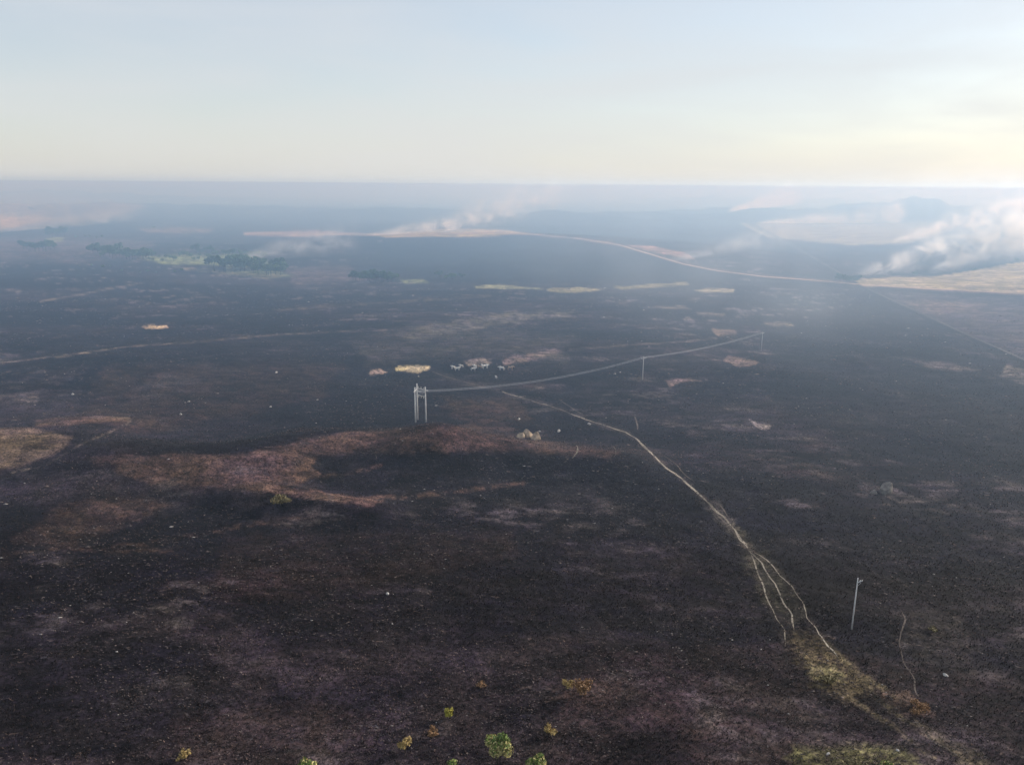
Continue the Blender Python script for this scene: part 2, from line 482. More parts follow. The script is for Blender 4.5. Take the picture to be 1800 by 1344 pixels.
# greener ground beside the gallery trees
patch([(240, 452), (330, 446), (430, 448), (480, 462), (380, 466), (290, 464)], C(.26, .31, .12), 3, 5, 10, .85, .5)
patch([(390, 462), (470, 470), (515, 485), (480, 488), (400, 482)], C(.16, .20, .09), 3, 4, 10, .7, .4)
patch([(300, 468), (420, 478), (505, 484), (470, 490), (330, 476)], C(.24, .20, .12), 1.5, 3, 10, .6, .7)
patch([(80, 419), (110, 418), (112, 425), (84, 426)], C(.28, .36, .12), 1.5, 3, 8, .8)
patch([(-40, 420), (110, 415), (260, 425), (260, 455), (140, 462), (-40, 455)], C(.14, .10, .10), 6, 8, 10, .6, .5)
patch([(500, 470), (620, 468), (640, 495), (520, 500)], C(.12, .085, .085), 6, 8, 10, .6, .4)
# pale contour streaks on the left
strip([(-20, 640), (60, 631), (120, 624), (200, 612), (260, 606), (330, 602)], DUST * .8, 1.2, .7, 1, .7)
strip([(330, 602), (440, 592), (560, 584), (680, 580)], DUST * .5, 1.5, .45, 1.5, .6)
strip([(70, 530), (140, 518), (180, 510), (240, 499)], DUST * .8, 1.2, .7, 1, .6)
strip([(480, 545), (700, 530), (860, 520)], DUST * .4, 2, .5, 2, .7)
strip([(1000, 614), (1060, 610), (1130, 604), (1210, 600), (1260, 594)], DUST * .6, 1.5, .6, 1.5, .6)
strip([(200, 960), (260, 955), (420, 925), (560, 905)], SOIL, 3, .4, 4, .9, 5)
strip([(600, 880), (720, 872), (820, 862), (920, 848)], SOIL, 3.5, .5, 4, .9, 5)
strip([(560, 838), (640, 826), (670, 818)], SOIL, 2.5, .5, 3, .9, 5)
strip([(0, 975), (100, 965), (300, 968)], SOIL * .7, 3, .4, 4, .9, 5)
# the other side of the fire break burnt less cleanly
patch([(1524, 509), (1600, 513), (1700, 519), (1950, 528), (1950, 698), (1800, 634), (1700, 589), (1600, 544)], C(.050, .037, .042), 1.2, .6, 12, .75, .3)
strip([(430, 411), (560, 411.5), (720, 412.5), (800, 410.5), (880, 408.5), (940, 412), (1010, 418), (1090, 430)], C(.34, .24, .18), 1.3, .8, .9, .2, .6)
strip([(1010, 418), (1090, 430.5), (1140, 445), (1200, 462.5), (1260, 474), (1340, 484), (1420, 491), (1500, 498), (1620, 507), (1830, 518)], C(.22, .14, .11), 2.0, .55, 1.6, .4, 1.0)
strip([(758, 652), (835, 676), (905, 696), (975, 716), (1040, 740), (1105, 762), (1148, 800), (1205, 845), (1252, 890), (1296, 940), (1318, 968)], C(.07, .055, .05), 4, .5, 3.5, .6, 3)
strip([(1318, 968), (1332, 1012), (1350, 1055), (1370, 1092), (1380, 1135)], C(.06, .048, .038), 6, .5, 5, .7, 5)
strip([(1320, 966), (1364, 1002), (1400, 1045), (1420, 1088), (1472, 1156)], C(.06, .048, .038), 6, .5, 5, .7, 5)
STR = C(.125, .10, .06)
for pp in ([(1440, 1120), (1500, 1180), (1560, 1240), (1620, 1285), (1720, 1345)], [(1400, 1115), (1440, 1180), (1500, 1230), (1570, 1275), (1640, 1330)], [(1470, 1150), (1530, 1195), (1575, 1225)], [(1395, 1105), (1415, 1150), (1430, 1200)]):
    strip(pp, STR, 4, .75, 4, .85, 8)
# strips along the straight fire break
strip([(1270, 368), (1380, 425), (1450, 466), (1520, 506), (1600, 546), (1700, 592), (1800, 636), (1900, 680)], BLACK * .7, 2.2, .8, 2)
# foreground straw and green remnants beside the tracks
patch([(1385, 1112), (1420, 1105), (1470, 1150), (1530, 1200), (1500, 1240), (1440, 1215), (1410, 1170)], C(.115, .088, .05), 10, 14, 9, .75, .8)
patch([(1420, 1170), (1470, 1168), (1480, 1195), (1440, 1200)], C(.19, .165, .085), 6, 10, 8, .75, .7)
patch([(1540, 1215), (1590, 1215), (1650, 1255), (1600, 1262)], C(.15, .10, .075), 6, 10, 8, .75, .7)
patch([(1600, 1262), (1700, 1310), (1780, 1360), (1700, 1350)], C(.12, .10, .06), 6, 10, 12, .7, .6)
patch([(1390, 1310), (1600, 1310), (1640, 1400), (1400, 1400)], C(.12, .11, .05), 10, 12, 12, .7, .6)
patch([(1590, 1080), (1700, 1080), (1720, 1160), (1600, 1160)], C(.07, .058, .048), 20, 22, 12, .35, .8)
patch([(1230, 880), (1260, 880), (1330, 960), (1310, 965)], C(.09, .078, .06), 5, 6, 8, .6, .7)
patch([(1300, 970), (1350, 970), (1420, 1080), (1390, 1100), (1340, 1050)], C(.06, .055, .035), 10, 8, 12, .6, .5)
patch([(960, 1210), (1090, 1200), (1080, 1240), (990, 1240)], C(.09, .055, .045), 12, 12, 12, .5, .5)

# far country: pale mosaic of grassland, dark woods, all seen through the haze
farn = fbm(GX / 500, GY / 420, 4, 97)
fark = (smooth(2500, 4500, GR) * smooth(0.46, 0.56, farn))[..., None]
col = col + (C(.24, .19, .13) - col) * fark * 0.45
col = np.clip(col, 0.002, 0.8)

V = np.stack([GX, GY, GZ], -1).reshape(-1, 3)
i = np.arange(nr - 1)[:, None] * na + np.arange(na)[None, :]
j = np.arange(nr - 1)[:, None] * na + (np.arange(na)[None, :] + 1) % na
Fq = np.stack([i, j, j + na, i + na], -1).reshape(-1, 4)[:, ::-1]
# centre cap
cz = float(height(0.0, 0.0))
V = np.vstack([V, [[0, 0, cz]]])
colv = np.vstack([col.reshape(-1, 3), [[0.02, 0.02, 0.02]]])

g = bpy.data.materials.new("burnt savanna soil"); g.use_nodes = True
n = g.node_tree; b = n.nodes["Principled BSDF"]
b.inputs['Roughness'].default_value = 0.95; b.inputs['Specular IOR Level'].default_value = 0.12
att = n.nodes.new("ShaderNodeVertexColor"); att.layer_name = "col"
geo = n.nodes.new("ShaderNodeNewGeometry")
def noise_node(scale, detail=4, rough=0.6, dist=0.0, vec=None):
    z = n.nodes.new("ShaderNodeTexNoise"); z.inputs['Scale'].default_value = scale
    z.inputs['Detail'].default_value = detail; z.inputs['Roughness'].default_value = rough; z.inputs['Distortion'].default_value = dist
    n.links.new(vec or geo.outputs['Position'], z.inputs['Vector']); return z.outputs[0]
def mrange(src, a, b_, c, d_):
    r = n.nodes.new("ShaderNodeMapRange"); r.inputs['From Min'].default_value = a; r.inputs['From Max'].default_value = b_
    r.inputs['To Min'].default_value = c; r.inputs['To Max'].default_value = d_; n.links.new(src, r.inputs[0]); return r.outputs[0]
def mathn(op, a, b_):
    r = n.nodes.new("ShaderNodeMath"); r.operation = op
    for q, v in enumerate((a, b_)):
        if isinstance(v, (int, float)): r.inputs[q].default_value = v
        else: n.links.new(v, r.inputs[q])
    return r.outputs[0]
m1 = mrange(noise_node(1.3, 6, 0.75), .35, .66, .10, 2.3)
mpg = n.nodes.new("ShaderNodeMapping"); mpg.inputs['Scale'].default_value = (0.5, 1.0, 1.0); mpg.inputs['Rotation'].default_value = (0, 0, .25)
n.links.new(geo.outputs['Position'], mpg.inputs[0])
m2 = mrange(noise_node(0.22, 6, 0.7, 0.5, mpg.outputs[0]), .34, .66, .30, 1.8)
m3 = mrange(noise_node(0.035, 5, 0.65, 0.3, mpg.outputs[0]), .35, .65, .60, 1.45)
mm = mathn('MULTIPLY', mathn('MULTIPLY', m1, m2), m3)
sc = n.nodes.new("ShaderNodeVectorMath"); sc.operation = 'SCALE'
hue = n.nodes.new("ShaderNodeMix"); hue.data_type = 'RGBA'; hue.blend_type = 'MULTIPLY'; hue.inputs[0].default_value = 1
hr = n.nodes.new("ShaderNodeMix"); hr.data_type = 'RGBA'; hr.inputs[6].default_value = (1.0, .92, 1.10, 1); hr.inputs[7].default_value = (1.08, 1.03, .88, 1)
n.links.new(mrange(noise_node(0.06, 5, 0.7), .40, .60, 0, 1), hr.inputs[0])
n.links.new(att.outputs[0], hue.inputs[6]); n.links.new(hr.outputs[2], hue.inputs[7]); n.links.new(hue.outputs[2], sc.inputs[0]); n.links.new(mm, sc.inputs['Scale'])
# pale litter flecks: ash, straw and small stones
fl1 = mathn('MAXIMUM', mrange(noise_node(1.9, 4, 0.8, 0.8, mpg.outputs[0]), .60, .68, 0, 1), mrange(noise_node(0.55, 4, 0.75, 0.8, mpg.outputs[0]), .635, .70, 0, .8))
fl2 = mrange(noise_node(0.07, 4, 0.65), .42, .62, 0.10, 1)
flk = mathn('MULTIPLY', fl1, fl2)
mixf = n.nodes.new("ShaderNodeMix"); mixf.data_type = 'RGBA'
ramp = n.nodes.new("ShaderNodeMix"); ramp.data_type = 'RGBA'
ramp.inputs[6].default_value = (0.20, 0.18, 0.19, 1); ramp.inputs[7].default_value = (0.28, 0.19, 0.15, 1)
n.links.new(mrange(noise_node(0.4, 3), .4, .6, 0, 1), ramp.inputs[0])
n.links.new(flk, mixf.inputs[0])
n.links.new(sc.outputs[0], mixf.inputs[6]); n.links.new(ramp.outputs[2], mixf.inputs[7])
n.links.new(mixf.outputs[2], b.inputs['Base Color'])
bp = n.nodes.new("ShaderNodeBump"); bp.inputs['Strength'].default_value = 1.0; bp.inputs['Distance'].default_value = 0.35
n.links.new(noise_node(1.1, 7, 0.72), bp.inputs['Height'])
n.links.new(bp.outputs[0], b.inputs['Normal'])
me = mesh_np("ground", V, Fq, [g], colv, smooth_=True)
bm = bmesh.new(); bm.from_mesh(me); bm.verts.ensure_lookup_table()
c0 = bm.verts[len(V) - 1]
for q in range(na):
    bm.faces.new((c0, bm.verts[q], bm.verts[(q + 1) % na])) if False else bm.faces.new((c0, bm.verts[(q + 1) % na], bm.verts[q]))
bmesh.ops.recalc_face_normals(bm, faces=bm.faces)
bm.to_mesh(me); bm.free()
ground = obj("ground", me)
if me.polygons[len(me.polygons) // 2].normal.z < 0: me.flip_normals()
tag(ground, kind='structure')

def gz(x, y):
    """height of the ground MESH under x, y"""
    a = np.arctan2(x, y); r = np.hypot(x, y)
    ai = np.interp(a, azd, np.arange(len(azd))); ri = np.interp(r, RR, np.arange(len(RR)))
    a0 = np.clip(np.floor(ai).astype(int), 0, len(azd) - 2); r0 = np.clip(np.floor(ri).astype(int), 0, len(RR) - 2)
    fa = ai - a0; fr = ri - r0
    return ((GZ[r0, a0] * (1 - fa) + GZ[r0, a0 + 1] * fa) * (1 - fr) + (GZ[r0 + 1, a0] * (1 - fa) + GZ[r0 + 1, a0 + 1] * fa) * fr)

# ------------------------------------------------------------------ road, fire break and paths
def ribbon(name, pix, width, mat, lift=1.0, jitter=0.0, seed=0, wvar=0.25):
    P = []
    for (a, b_), (c, d_) in zip(pix[:-1], pix[1:]):
        m = max(2, int(math.hypot(c - a, d_ - b_) / 4))
        for q in range(m): P.append((a + (c - a) * q / m, b_ + (d_ - b_) * q / m))
    P.append(pix[-1])
    P = np.array(P)
    for _ in range(3): P[1:-1] = (P[:-2] + 2 * P[1:-1] + P[2:]) / 4
    x, y, z = hit(P[:, 0], P[:, 1])
    if jitter:
        s = np.arange(len(x))
        x = x + (fbm(s / 5.0, s * 0 + seed, 3, 5) - .5) * jitter; y = y + (fbm(s / 5.0, s * 0 + seed + 9, 3, 6) - .5) * jitter
    # resample finely so that it follows the ground
    seg = np.hypot(np.diff(x), np.diff(y)); L = np.concatenate([[0], np.cumsum(seg)])
    m = min(900, max(30, int(L[-1] / 1.2)))
    s = np.linspace(0, L[-1], m); x = np.interp(s, L, x); y = np.interp(s, L, y)
    tx = np.gradient(x); ty = np.gradient(y); l = np.hypot(tx, ty) + 1e-9; nx, ny = -ty / l, tx / l
    wv = width * (1 - wvar + 2 * wvar * fbm(s / 9, s * 0 + seed, 3, 8)) / 2
    wv = wv * np.minimum(1, np.minimum(s, L[-1] - s) / (2.0 + L[-1] * .04) + .12)
    e1 = wv * (.8 + .4 * vnoise(s / 1.7, s * 0 + 3 + seed, 2)); e2 = wv * (.8 + .4 * vnoise(s / 1.7, s * 0 + 7 + seed, 4))
    off = np.stack([e1, e1 * .3, -e2 * .3, -e2], 1)
    X = x[:, None] + nx[:, None] * off; Y = y[:, None] + ny[:, None] * off
    r = np.hypot(X, Y)
    Z = gz(X, Y) + (0.03 + r * r * 2.2e-7) * lift
    V = np.stack([X, Y, Z], -1).reshape(-1, 3)
    i = np.arange(m - 1)[:, None] * 4 + np.arange(3)[None]
    Fc = np.stack([i, i + 1, i + 5, i + 4], -1).reshape(-1, 4)
    me = mesh_np(name, V, Fc, [mat], smooth_=True)
    me.update()
    if me.polygons[0].normal.z < 0: me.flip_normals()
    return obj(name, me)

M_dirt = pbsdf("pinkish dirt road", (0.52, 0.36, 0.26), 0.95, 0.1, vary=0.2, vscale=0.05, bump=0.05, bscale=1)
M_track = pbsdf("trodden pale dust", (0.30, 0.255, 0.20), 0.95, 0.1, vary=0.6, vscale=0.12, bump=0.04, bscale=3)
M_faint = pbsdf("faint trodden ash", (0.11, 0.088, 0.075), 0.95, 0.1, vary=0.6, vscale=0.25, bump=0.04, bscale=3)
M_break = pbsdf("graded fire break soil", (0.085, 0.074, 0.066), 0.95, 0.1, vary=0.5, vscale=0.03, bump=0.05, bscale=1)
road = ribbon("dirt_road", [(560, 412), (640, 415), (720, 413), (800, 411), (880, 409), (940, 413), (1010, 419), (1090, 431), (1140, 446), (1200, 464), (1260, 476), (1340, 486), (1420, 492), (1500, 499), (1600, 506), (1700, 511), (1830, 518)], 4.0, M_dirt, wvar=.15)
tag(road, kind='structure')
fb = ribbon("fire_break", [(1280, 372), (1340, 402), (1390, 430), (1440, 459), (1490, 488)], 5, M_break, wvar=.2); tag(fb, kind='structure')
fb2 = ribbon("fire_break", [(1522, 506), (1560, 524), (1640, 560), (1700, 588), (1760, 614), (1830, 645)], 2.2, M_break, wvar=.2); tag(fb2, kind='structure')
TR = [
    ([(758, 652), (790, 664), (835, 676), (870, 687), (905, 696), (950, 709), (975, 716), (1005, 728)], .55, M_faint),
    ([(1000, 726), (1040, 740), (1075, 752), (1105, 762), (1128, 779), (1148, 800), (1172, 822), (1205, 845), (1232, 872), (1252, 890), (1278, 915), (1296, 940), (1316, 966)], .62, M_track),
    ([(1248, 884), (1262, 903), (1284, 928), (1302, 950), (1318, 968)], .4, M_faint),
    ([(880, 687), (900, 694), (925, 700)], .7, M_track),
    ([(1316, 966), (1322, 985), (1332, 1012), (1342, 1035), (1350, 1055), (1358, 1072), (1370, 1092), (1378, 1112), (1380, 1135)], .26, M_track),
    ([(1318, 968), (1340, 992), (1354, 1015), (1368, 1035), (1376, 1055), (1388, 1075), (1393, 1092), (1397, 1108)], .28, M_track),
    ([(1320, 966), (1350, 985), (1364, 1002), (1386, 1025), (1400, 1045), (1415, 1068), (1420, 1088), (1432, 1103), (1452, 1128), (1472, 1156)], .3, M_track),
    ([(1135, 783), (1160, 796), (1190, 815), (1207, 836), (1222, 848)], .4, M_faint),
    ([(1245, 878), (1262, 884), (1276, 898), (1284, 912)], .5, M_faint),
    ([(1583, 1068), (1593, 1098), (1586, 1125), (1583, 1150), (1590, 1172), (1603, 1190), (1612, 1212), (1616, 1225)], .35, M_faint),
    ([(1600, 1262), (1618, 1278), (1632, 1296), (1655, 1312), (1690, 1330)], .4, M_faint),
    ([(1012, 782), (1018, 786), (1014, 796), (1006, 806)], .45, M_track),
    ([(1078, 784), (1082, 792), (1084, 799)], .5, M_faint),
    ([(1118, 732), (1122, 744), (1121, 755)], .5, M_faint),
    ([(980, 702), (1005, 718), (1025, 728)], .5, M_faint),
    ([(950, 709), (965, 712)], .9, M_track),
]
for q, (pp, wd, mt) in enumerate(TR):
    o = ribbon("footpath", pp, wd, mt, jitter=1.3, seed=q * 3, wvar=.75); tag(o, kind='structure')

# ------------------------------------------------------------------ poles and wires
def tube(bm, p0, p1, r0, r1, seg=10):
    p0 = Vector(p0); p1 = Vector(p1); d = (p1 - p0)
    q = d.to_track_quat('Z', 'Y'); L = d.length
    ra = []; rb = []
    for k in range(seg):
        a = 2 * math.pi * k / seg
        v = Vector((math.cos(a), math.sin(a), 0))
        ra.append(bm.verts.new(p0 + q @ (v * r0))); rb.append(bm.verts.new(p0 + q @ (v * r1 + Vector((0, 0, L)))))
    for k in range(seg):
        f = bm.faces.new((ra[k], ra[(k + 1) % seg], rb[(k + 1) % seg], rb[k])); f.smooth = True
    bm.faces.new(ra[::-1]); bm.faces.new(rb)

def beam(bm, p0, p1, w_, h_):
    p0 = Vector(p0); p1 = Vector(p1); d = p1 - p0; L = d.length
    q = d.to_track_quat('X', 'Z')
    M = Matrix.Translation((p0 + p1) / 2) @ q.to_matrix().to_4x4() @ Matrix.Diagonal((L, w_, h_, 1))
    r = bmesh.ops.create_cube(bm, size=1, matrix=M)
    es = list({e for v in r['verts'] for e in v.link_edges})
    bmesh.ops.bevel(bm, geom=es, offset=min(w_, h_) * 0.12, segments=1, affect='EDGES')

def fin(name, bm, mat, parent=None):
    me = bpy.data.meshes.new(name); bm.to_mesh(me); bm.free(); me.materials.append(mat)
    return obj(name, me, parent)

def insulator(bm, p0, p1, n_=4, r=0.13):
    p0 = Vector(p0); p1 = Vector(p1)
    tube(bm, p0, p1, 0.03, 0.03, 6)
    for k in range(n_):
        a = p0.lerp(p1, (k + .5) / n_); d = (p1 - p0).normalized() * 0.04
        tube(bm, a - d, a + d, r * .6, r, 8)

pL = at(730.3, 742); pM = at(734.1, 737.3); pR = at(748.7, 741.3)
tw = empty("pole_structure", pL)
tag(tw, "three tall pale concrete poles joined by crossbeams, standing on the burnt rise", "power pole")
P3 = [pL - pL, pM - pL, pR - pL]
HP = [13.0, 13.7, 13.2]
for p, hh in zip(P3, HP):
    bm = bmesh.new(); tube(bm, p + Vector((0, 0, -1)), p + Vector((0, 0, hh)), 0.30, 0.19, 14); fin("pole", bm, M_concrete, tw)
zt = 11.6
cl, cmid, cr = [p + Vector((0, 0, zt)) for p in P3]
def ext(a, b_, e):
    d = (b_ - a).normalized(); return a - d * e, b_ + d * e
for (a, b_, e, dz) in ((cmid, cr, 1.2, .45), (cmid, cr, .3, -.35), (cl, cmid, 1.1, .2), (cl, cr, .2, .0)):
    x0, x1 = ext(a + Vector((0, 0, dz)), b_ + Vector((0, 0, dz)), e)
    bm = bmesh.new(); beam(bm, x0 + Vector((0, -.32, 0)), x1 + Vector((0, -.32, 0)), .22, .30); fin("crossbeam", bm, M_concrete, tw)
lo_l = P3[1] + Vector((0, -.3, 9.6)); lo_r = P3[2] + Vector((0, -.3, 9.6))
bm = bmesh.new(); beam(bm, *ext(lo_l, lo_r, .3), .2, .26); fin("crossbeam", bm, M_concrete, tw)
for t in (.2, .5, .8):
    a = lo_l.lerp(lo_r, t); bm = bmesh.new(); insulator(bm, a + Vector((0, 0, -.15)), a + Vector((0, -.1, -.85)), 4, .17); fin("insulator", bm, M_insul, tw)
for t in (.15, .5, .85):
    a = cmid.lerp(cr, t) + Vector((0, -.2, .7)); bm = bmesh.new(); insulator(bm, a, a + Vector((0, 0, .6)), 3, .15); fin("insulator", bm, M_insul, tw)
for a, b_ in ((P3[1] + Vector((0, -.2, 10.0)), P3[2] + Vector((0, -.2, 11.0))), (P3[2] + Vector((0, -.2, 10.0)), P3[1] + Vector((0, -.2, 11.0)))):
    bm = bmesh.new(); tube(bm, a, b_, .05, .05, 6); fin("brace", bm, M_steel, tw)

def single_pole(px, py, hgt, label, rz, arm=1.1, r=0.17, side=False):
    p = at(px, py); e = empty("utility_pole", p, rz); tag(e, label, "utility pole")
    bm = bmesh.new(); tube(bm, (0, 0, -1), (0, 0, hgt), r * 1.25, r * .75, 12); fin("pole", bm, M_concrete, e)
    bm = bmesh.new(); beam(bm, (-.15 if side else -arm, -.2, hgt - .9), (arm, -.2, hgt - .9 + (.25 if side else 0)), .13, .16); fin("crossarm", bm, M_steel, e)
    for t in ((.45, .92) if side else (-.92, 0.25, .92)):
        bm = bmesh.new(); insulator(bm, (arm * t, -.2, hgt - .8), (arm * t, -.2, hgt - .45), 3, .10); fin("insulator", bm, M_insul, e)
    if not side:
        bm = bmesh.new(); tube(bm, (-.7 * arm, -.2, hgt - .98), (0, -.12, hgt - 1.7), .03, .03, 6); fin("brace", bm, M_steel, e)
    bm = bmesh.new(); tube(bm, (.7 * arm, -.2, hgt - .98), (0, -.12, hgt - 1.7), .03, .03, 6); fin("brace", bm, M_steel, e)
    return p, e

pN, _ = single_pole(1497, 1106, 11.2, "lone slender pole standing nearest, right of the forked footpaths", 0.3, 1.0, .125, True)
pA, _ = single_pole(1129.5, 667, 10.6, "single pole under the wires, midway across the burnt plain", 0.45, 1.3, .15)
pB, _ = single_pole(1338, 617, 10.6, "faint farthest pole where the wires run out in the haze", 0.5, 1.0, .085)

def wire(a, b_, sag, name, lab, r=0.035):
    bm = bmesh.new(); N = 40; prev = None
    for k in range(N + 1):
        t = k / N; p = Vector(a).lerp(Vector(b_), t); p.z -= sag * 4 * t * (1 - t)
        ring = [bm.verts.new(p + Vector((0.0, r * math.cos(q * 2.0944), r * math.sin(q * 2.0944)))) for q in range(3)]
        if prev:
            for q in range(3): bm.faces.new((prev[q], prev[(q + 1) % 3], ring[(q + 1) % 3], ring[q]))
        prev = ring
    o = fin(name, bm, M_wire); tag(o, lab, "power line", "wires strung between the poles"); return o
wd = (pA - pR); wd.z = 0; wd.normalize(); pn = Vector((-wd.y, wd.x, 0))
for k, (t, w_) in enumerate(((.15, 'near'), (.5, 'middle'), (.85, 'far'))):
    a = pL + cmid.lerp(cr, t) + Vector((.3, -.3, .3 + .35 * k)) if False else pL + P3[2] + Vector((.2, 0, 11.6 + .12 * k)) + pn * (k - 1) * .8
    b_ = pA + pn * (k - 1) * .95 + Vector((0, 0, 10.1))
    c_ = pB + pn * (k - 1) * .95 + Vector((0, 0, 10.1))
    wire(a, b_, 3.0, "power_wire", f"sagging wire from the three-pole structure to the single pole, {('nearest', 'middle', 'farthest')[k]} of the three", .030)
    wire(b_, c_, 1.6, "power_wire", f"sagging wire running past the single pole into the haze, {('nearest', 'middle', 'farthest')[k]} of the three", .030)

# ------------------------------------------------------------------ rocks
def rock_mesh(seed, rx, ry, rz_, mat, sub=3, flat_=.5):
    r = random.Random(seed)
    bm = bmesh.new(); bmesh.ops.create_icosphere(bm, subdivisions=sub, radius=1)
    planes = [(Vector((r.uniform(-1, 1), r.uniform(-1, 1), r.uniform(-.3, 1))).normalized(), r.uniform(.42, .72)) for _ in range(8)]
    for v in bm.verts:
        c = v.co.copy()
        for nrm, dd in planes:
            s = c.dot(nrm)
            if s > dd: c -= nrm * (s - dd)
        k = 1 + 0.10 * (float(vnoise(c.x * 3 + seed, c.y * 3 + c.z * 2, 5)) - .5)
        v.co = Vector((c.x * rx * k, c.y * ry * k, max(c.z, -.4) * rz_ * k))
    me = bpy.data.meshes.new("rock"); bm.to_mesh(me); bm.free(); me.materials.append(mat); return me
def rock(px, py, rx, ry, rz_, label, seed, mat=M_rock, name="boulder", group=None, rot=None, sub=3):
    p = at(px, py)
    o = obj(name, rock_mesh(seed, rx, ry, rz_, mat, sub), None, p + Vector((0, 0, rz_ * .15)))
    o.rotation_euler = (0, 0, rot if rot is not None else seed * 1.3)
    tag(o, label, "rock", group); return o
OG = "boulders of the outcrop on the rise"
rock(941, 771, 2.1, 2.0, 2.9, "greenish-grey boulder at the right end of the outcrop on the rise", 3, group=OG)
rock(930, 767, 2.3, 2.0, 2.7, "tallest tan-topped boulder in the middle of the outcrop on the rise", 5, group=OG)
rock(917, 768, 2.0, 1.7, 1.9, "low boulder at the left end of the outcrop on the rise", 8, group=OG)
rock(1553, 865, 2.5, 2.0, 4.6, "pointed dark boulder with a sunlit right flank, alone on the right slope", 12, M_dark_rock, rot=.3)
rock(1537, 867, 1.8, 1.4, 1.2, "low dark rock against the left foot of the pointed boulder", 15, M_dark_rock, rot=.8)
SG = "small pale stones scattered over the burnt ground"
for (a, b_, s, lab) in [
    (912, 737, .7, "small pale stone upslope of the boulder outcrop"),
    (949, 758, .5, "small bluish stone just right of the boulder outcrop"),
    (982, 758, .9, "pale stone between the boulder outcrop and the long footpath"),
    (1036, 746, .8, "rounded cream stone beside the long footpath"),
    (128, 693, .9, "white stone on the far left plain below the pale streak"),
    (332, 706, .7, "pale stone left of the dark hollow on the left plain"),
    (476, 715, .6, "pale stone in the burnt plain between the shrub and the poles"),
    (681, 1043, .5, "tiny white stone on black ground left of centre"),
    (1662, 1186, .5, "white stone lying right of the short right-hand track"),
    (1577, 1318, .35, "tiny bright white stone near the bottom right grass"),
    (558, 703, .55, "small white stone left of the concrete poles"),
    (486, 655, .8, "pale standing stone in the left middle distance"),
    (318, 728, .8, "greenish pale stone above the reddish ridge"),
    (736, 662, .6, "pale stone just beneath the bright yellow patch"),
    (1455, 1324, .35, "thin white stone above the grass at the bottom edge"),
]:
    rock(a, b_, s * 1.1, s * .9, s * .8, lab, int(a), M_pale_rock, "stone", SG, sub=2)

# ------------------------------------------------------------------ cattle
def cow_meshes():
    # skeleton: x forward
    J = [(-.75, 0, 1.12, .30), (-.3, 0, 1.10, .36), (.3, 0, 1.12, .37), (.62, 0, 1.24, .34), (.95, 0, 1.30, .20), (1.22, 0, 1.42, .15), (1.52, 0, 1.26, .10)]
    Vv = [(a, b_, c) for a, b_, c, _ in J]; R = [d for *_, d in J]; E = [(k, k + 1) for k in range(len(J) - 1)]
    def leg(root, x, y, front_):
        i0 = len(Vv)
        pts = [(x, y, .82, .14), (x + (.03 if front_ else -.08), y, .46, .075), (x, y, .05, .07)]
        for a, b_, c, d in pts: Vv.append((a, b_, c)); R.append(d)
        E.append((root, i0)); E.append((i0, i0 + 1)); E.append((i0 + 1, i0 + 2))
    for y in (-.2, .2): leg(0, -.72, y, False)
    for y in (-.2, .2): leg(3, .6, y, True)
    i0 = len(Vv); Vv.append((.5, 0, 1.66)); R.append(.15); E.append((3, i0))      # hump
    me = bpy.data.meshes.new("body"); me.from_pydata(Vv, E, []); me.update()
    o = bpy.data.objects.new("tmp", me); link(o)
    sk = o.modifiers.new("s", 'SKIN'); sk.use_smooth_shade = True
    for k, v in enumerate(me.skin_vertices[0].data):
        v.radius = (R[k], R[k]); v.use_root = (k == 1)
    ss = o.modifiers.new("u", 'SUBSURF'); ss.levels = 1; ss.render_levels = 1
    dg = bpy.context.evaluated_depsgraph_get()
    body = bpy.data.meshes.new_from_object(o.evaluated_get(dg))
    bpy.data.objects.remove(o)
    h = bmesh.new(); tube(h, (1.30, .09, 1.50), (1.26, .26, 1.66), .035, .01, 6)
    horn = bpy.data.meshes.new("horn"); h.to_mesh(horn); h.free(); horn.materials.append(M_horn)
    e = bmesh.new(); tube(e, (1.24, .12, 1.42), (1.16, .36, 1.30), .05, .03, 6)
    ear = bpy.data.meshes.new("ear"); e.to_mesh(ear); e.free()
    t = bmesh.new(); tube(t, (-1.03, 0, 1.22), (-1.12, 0, .55), .035, .05, 6)
    tail = bpy.data.meshes.new("tail"); t.to_mesh(tail); t.free()
    return body, horn, ear, tail
cb, ch_, ce, ct = cow_meshes()
def hide(me, m):
    c = me.copy(); c.materials.clear(); c.materials.append(m); return c
WH = [hide(x, M_white) for x in (cb, ce, ct)]; TN = [hide(x, M_tan) for x in (cb, ce, ct)]
def cow(px, py, rz, label, white=True, s=1.0):
    e = empty("cow", at(px, py), rz); e.scale = (s, s, s)
    Q = WH if white else TN
    obj("body", Q[0], e); obj("tail", Q[2], e)
    for sgn in (1, -1):
        for nm_, mm_ in (("ear", Q[1]), ("horn", ch_)):
            o = obj(nm_, mm_, e); o.scale = (1, sgn, 1)
    tag(e, label, "cow", "cattle grazing near the bright yellow patch")
for c in [
    (797, 649, 2.6, "white cow at the far left of the herd, head to the left", True, 1.15),
    (804, 651.5, .2, "white cow just below the leftmost one, side on", True, 1.2),
    (811, 646, 2.9, "pale cow standing slightly behind the two leftmost cattle", True, 1.0),
    (832, 652, .1, "white cow nearest the camera in the middle of the herd", True, 1.15),
    (835, 647, 2.4, "white cow right behind the nearest middle one", True, 1.1),
    (843, 648, 3.0, "fawn cow at the left of the tight bunch", False, 1.1),
    (848, 646.5, 1.9, "pale cow in the middle of the tight bunch, facing away", True, 1.1),
    (853, 648, .4, "largest white cow at the right of the tight bunch", True, 1.4),
    (882, 651, 3.1, "white cow standing alone right of the bunch, facing left", True, 1.3),
    (897, 651, .1, "fawn cow at the far right of the herd", False, 1.35),
    (872, 665, 2.0, "small pale calf standing alone below the herd", True, .8),
]: cow(*c)

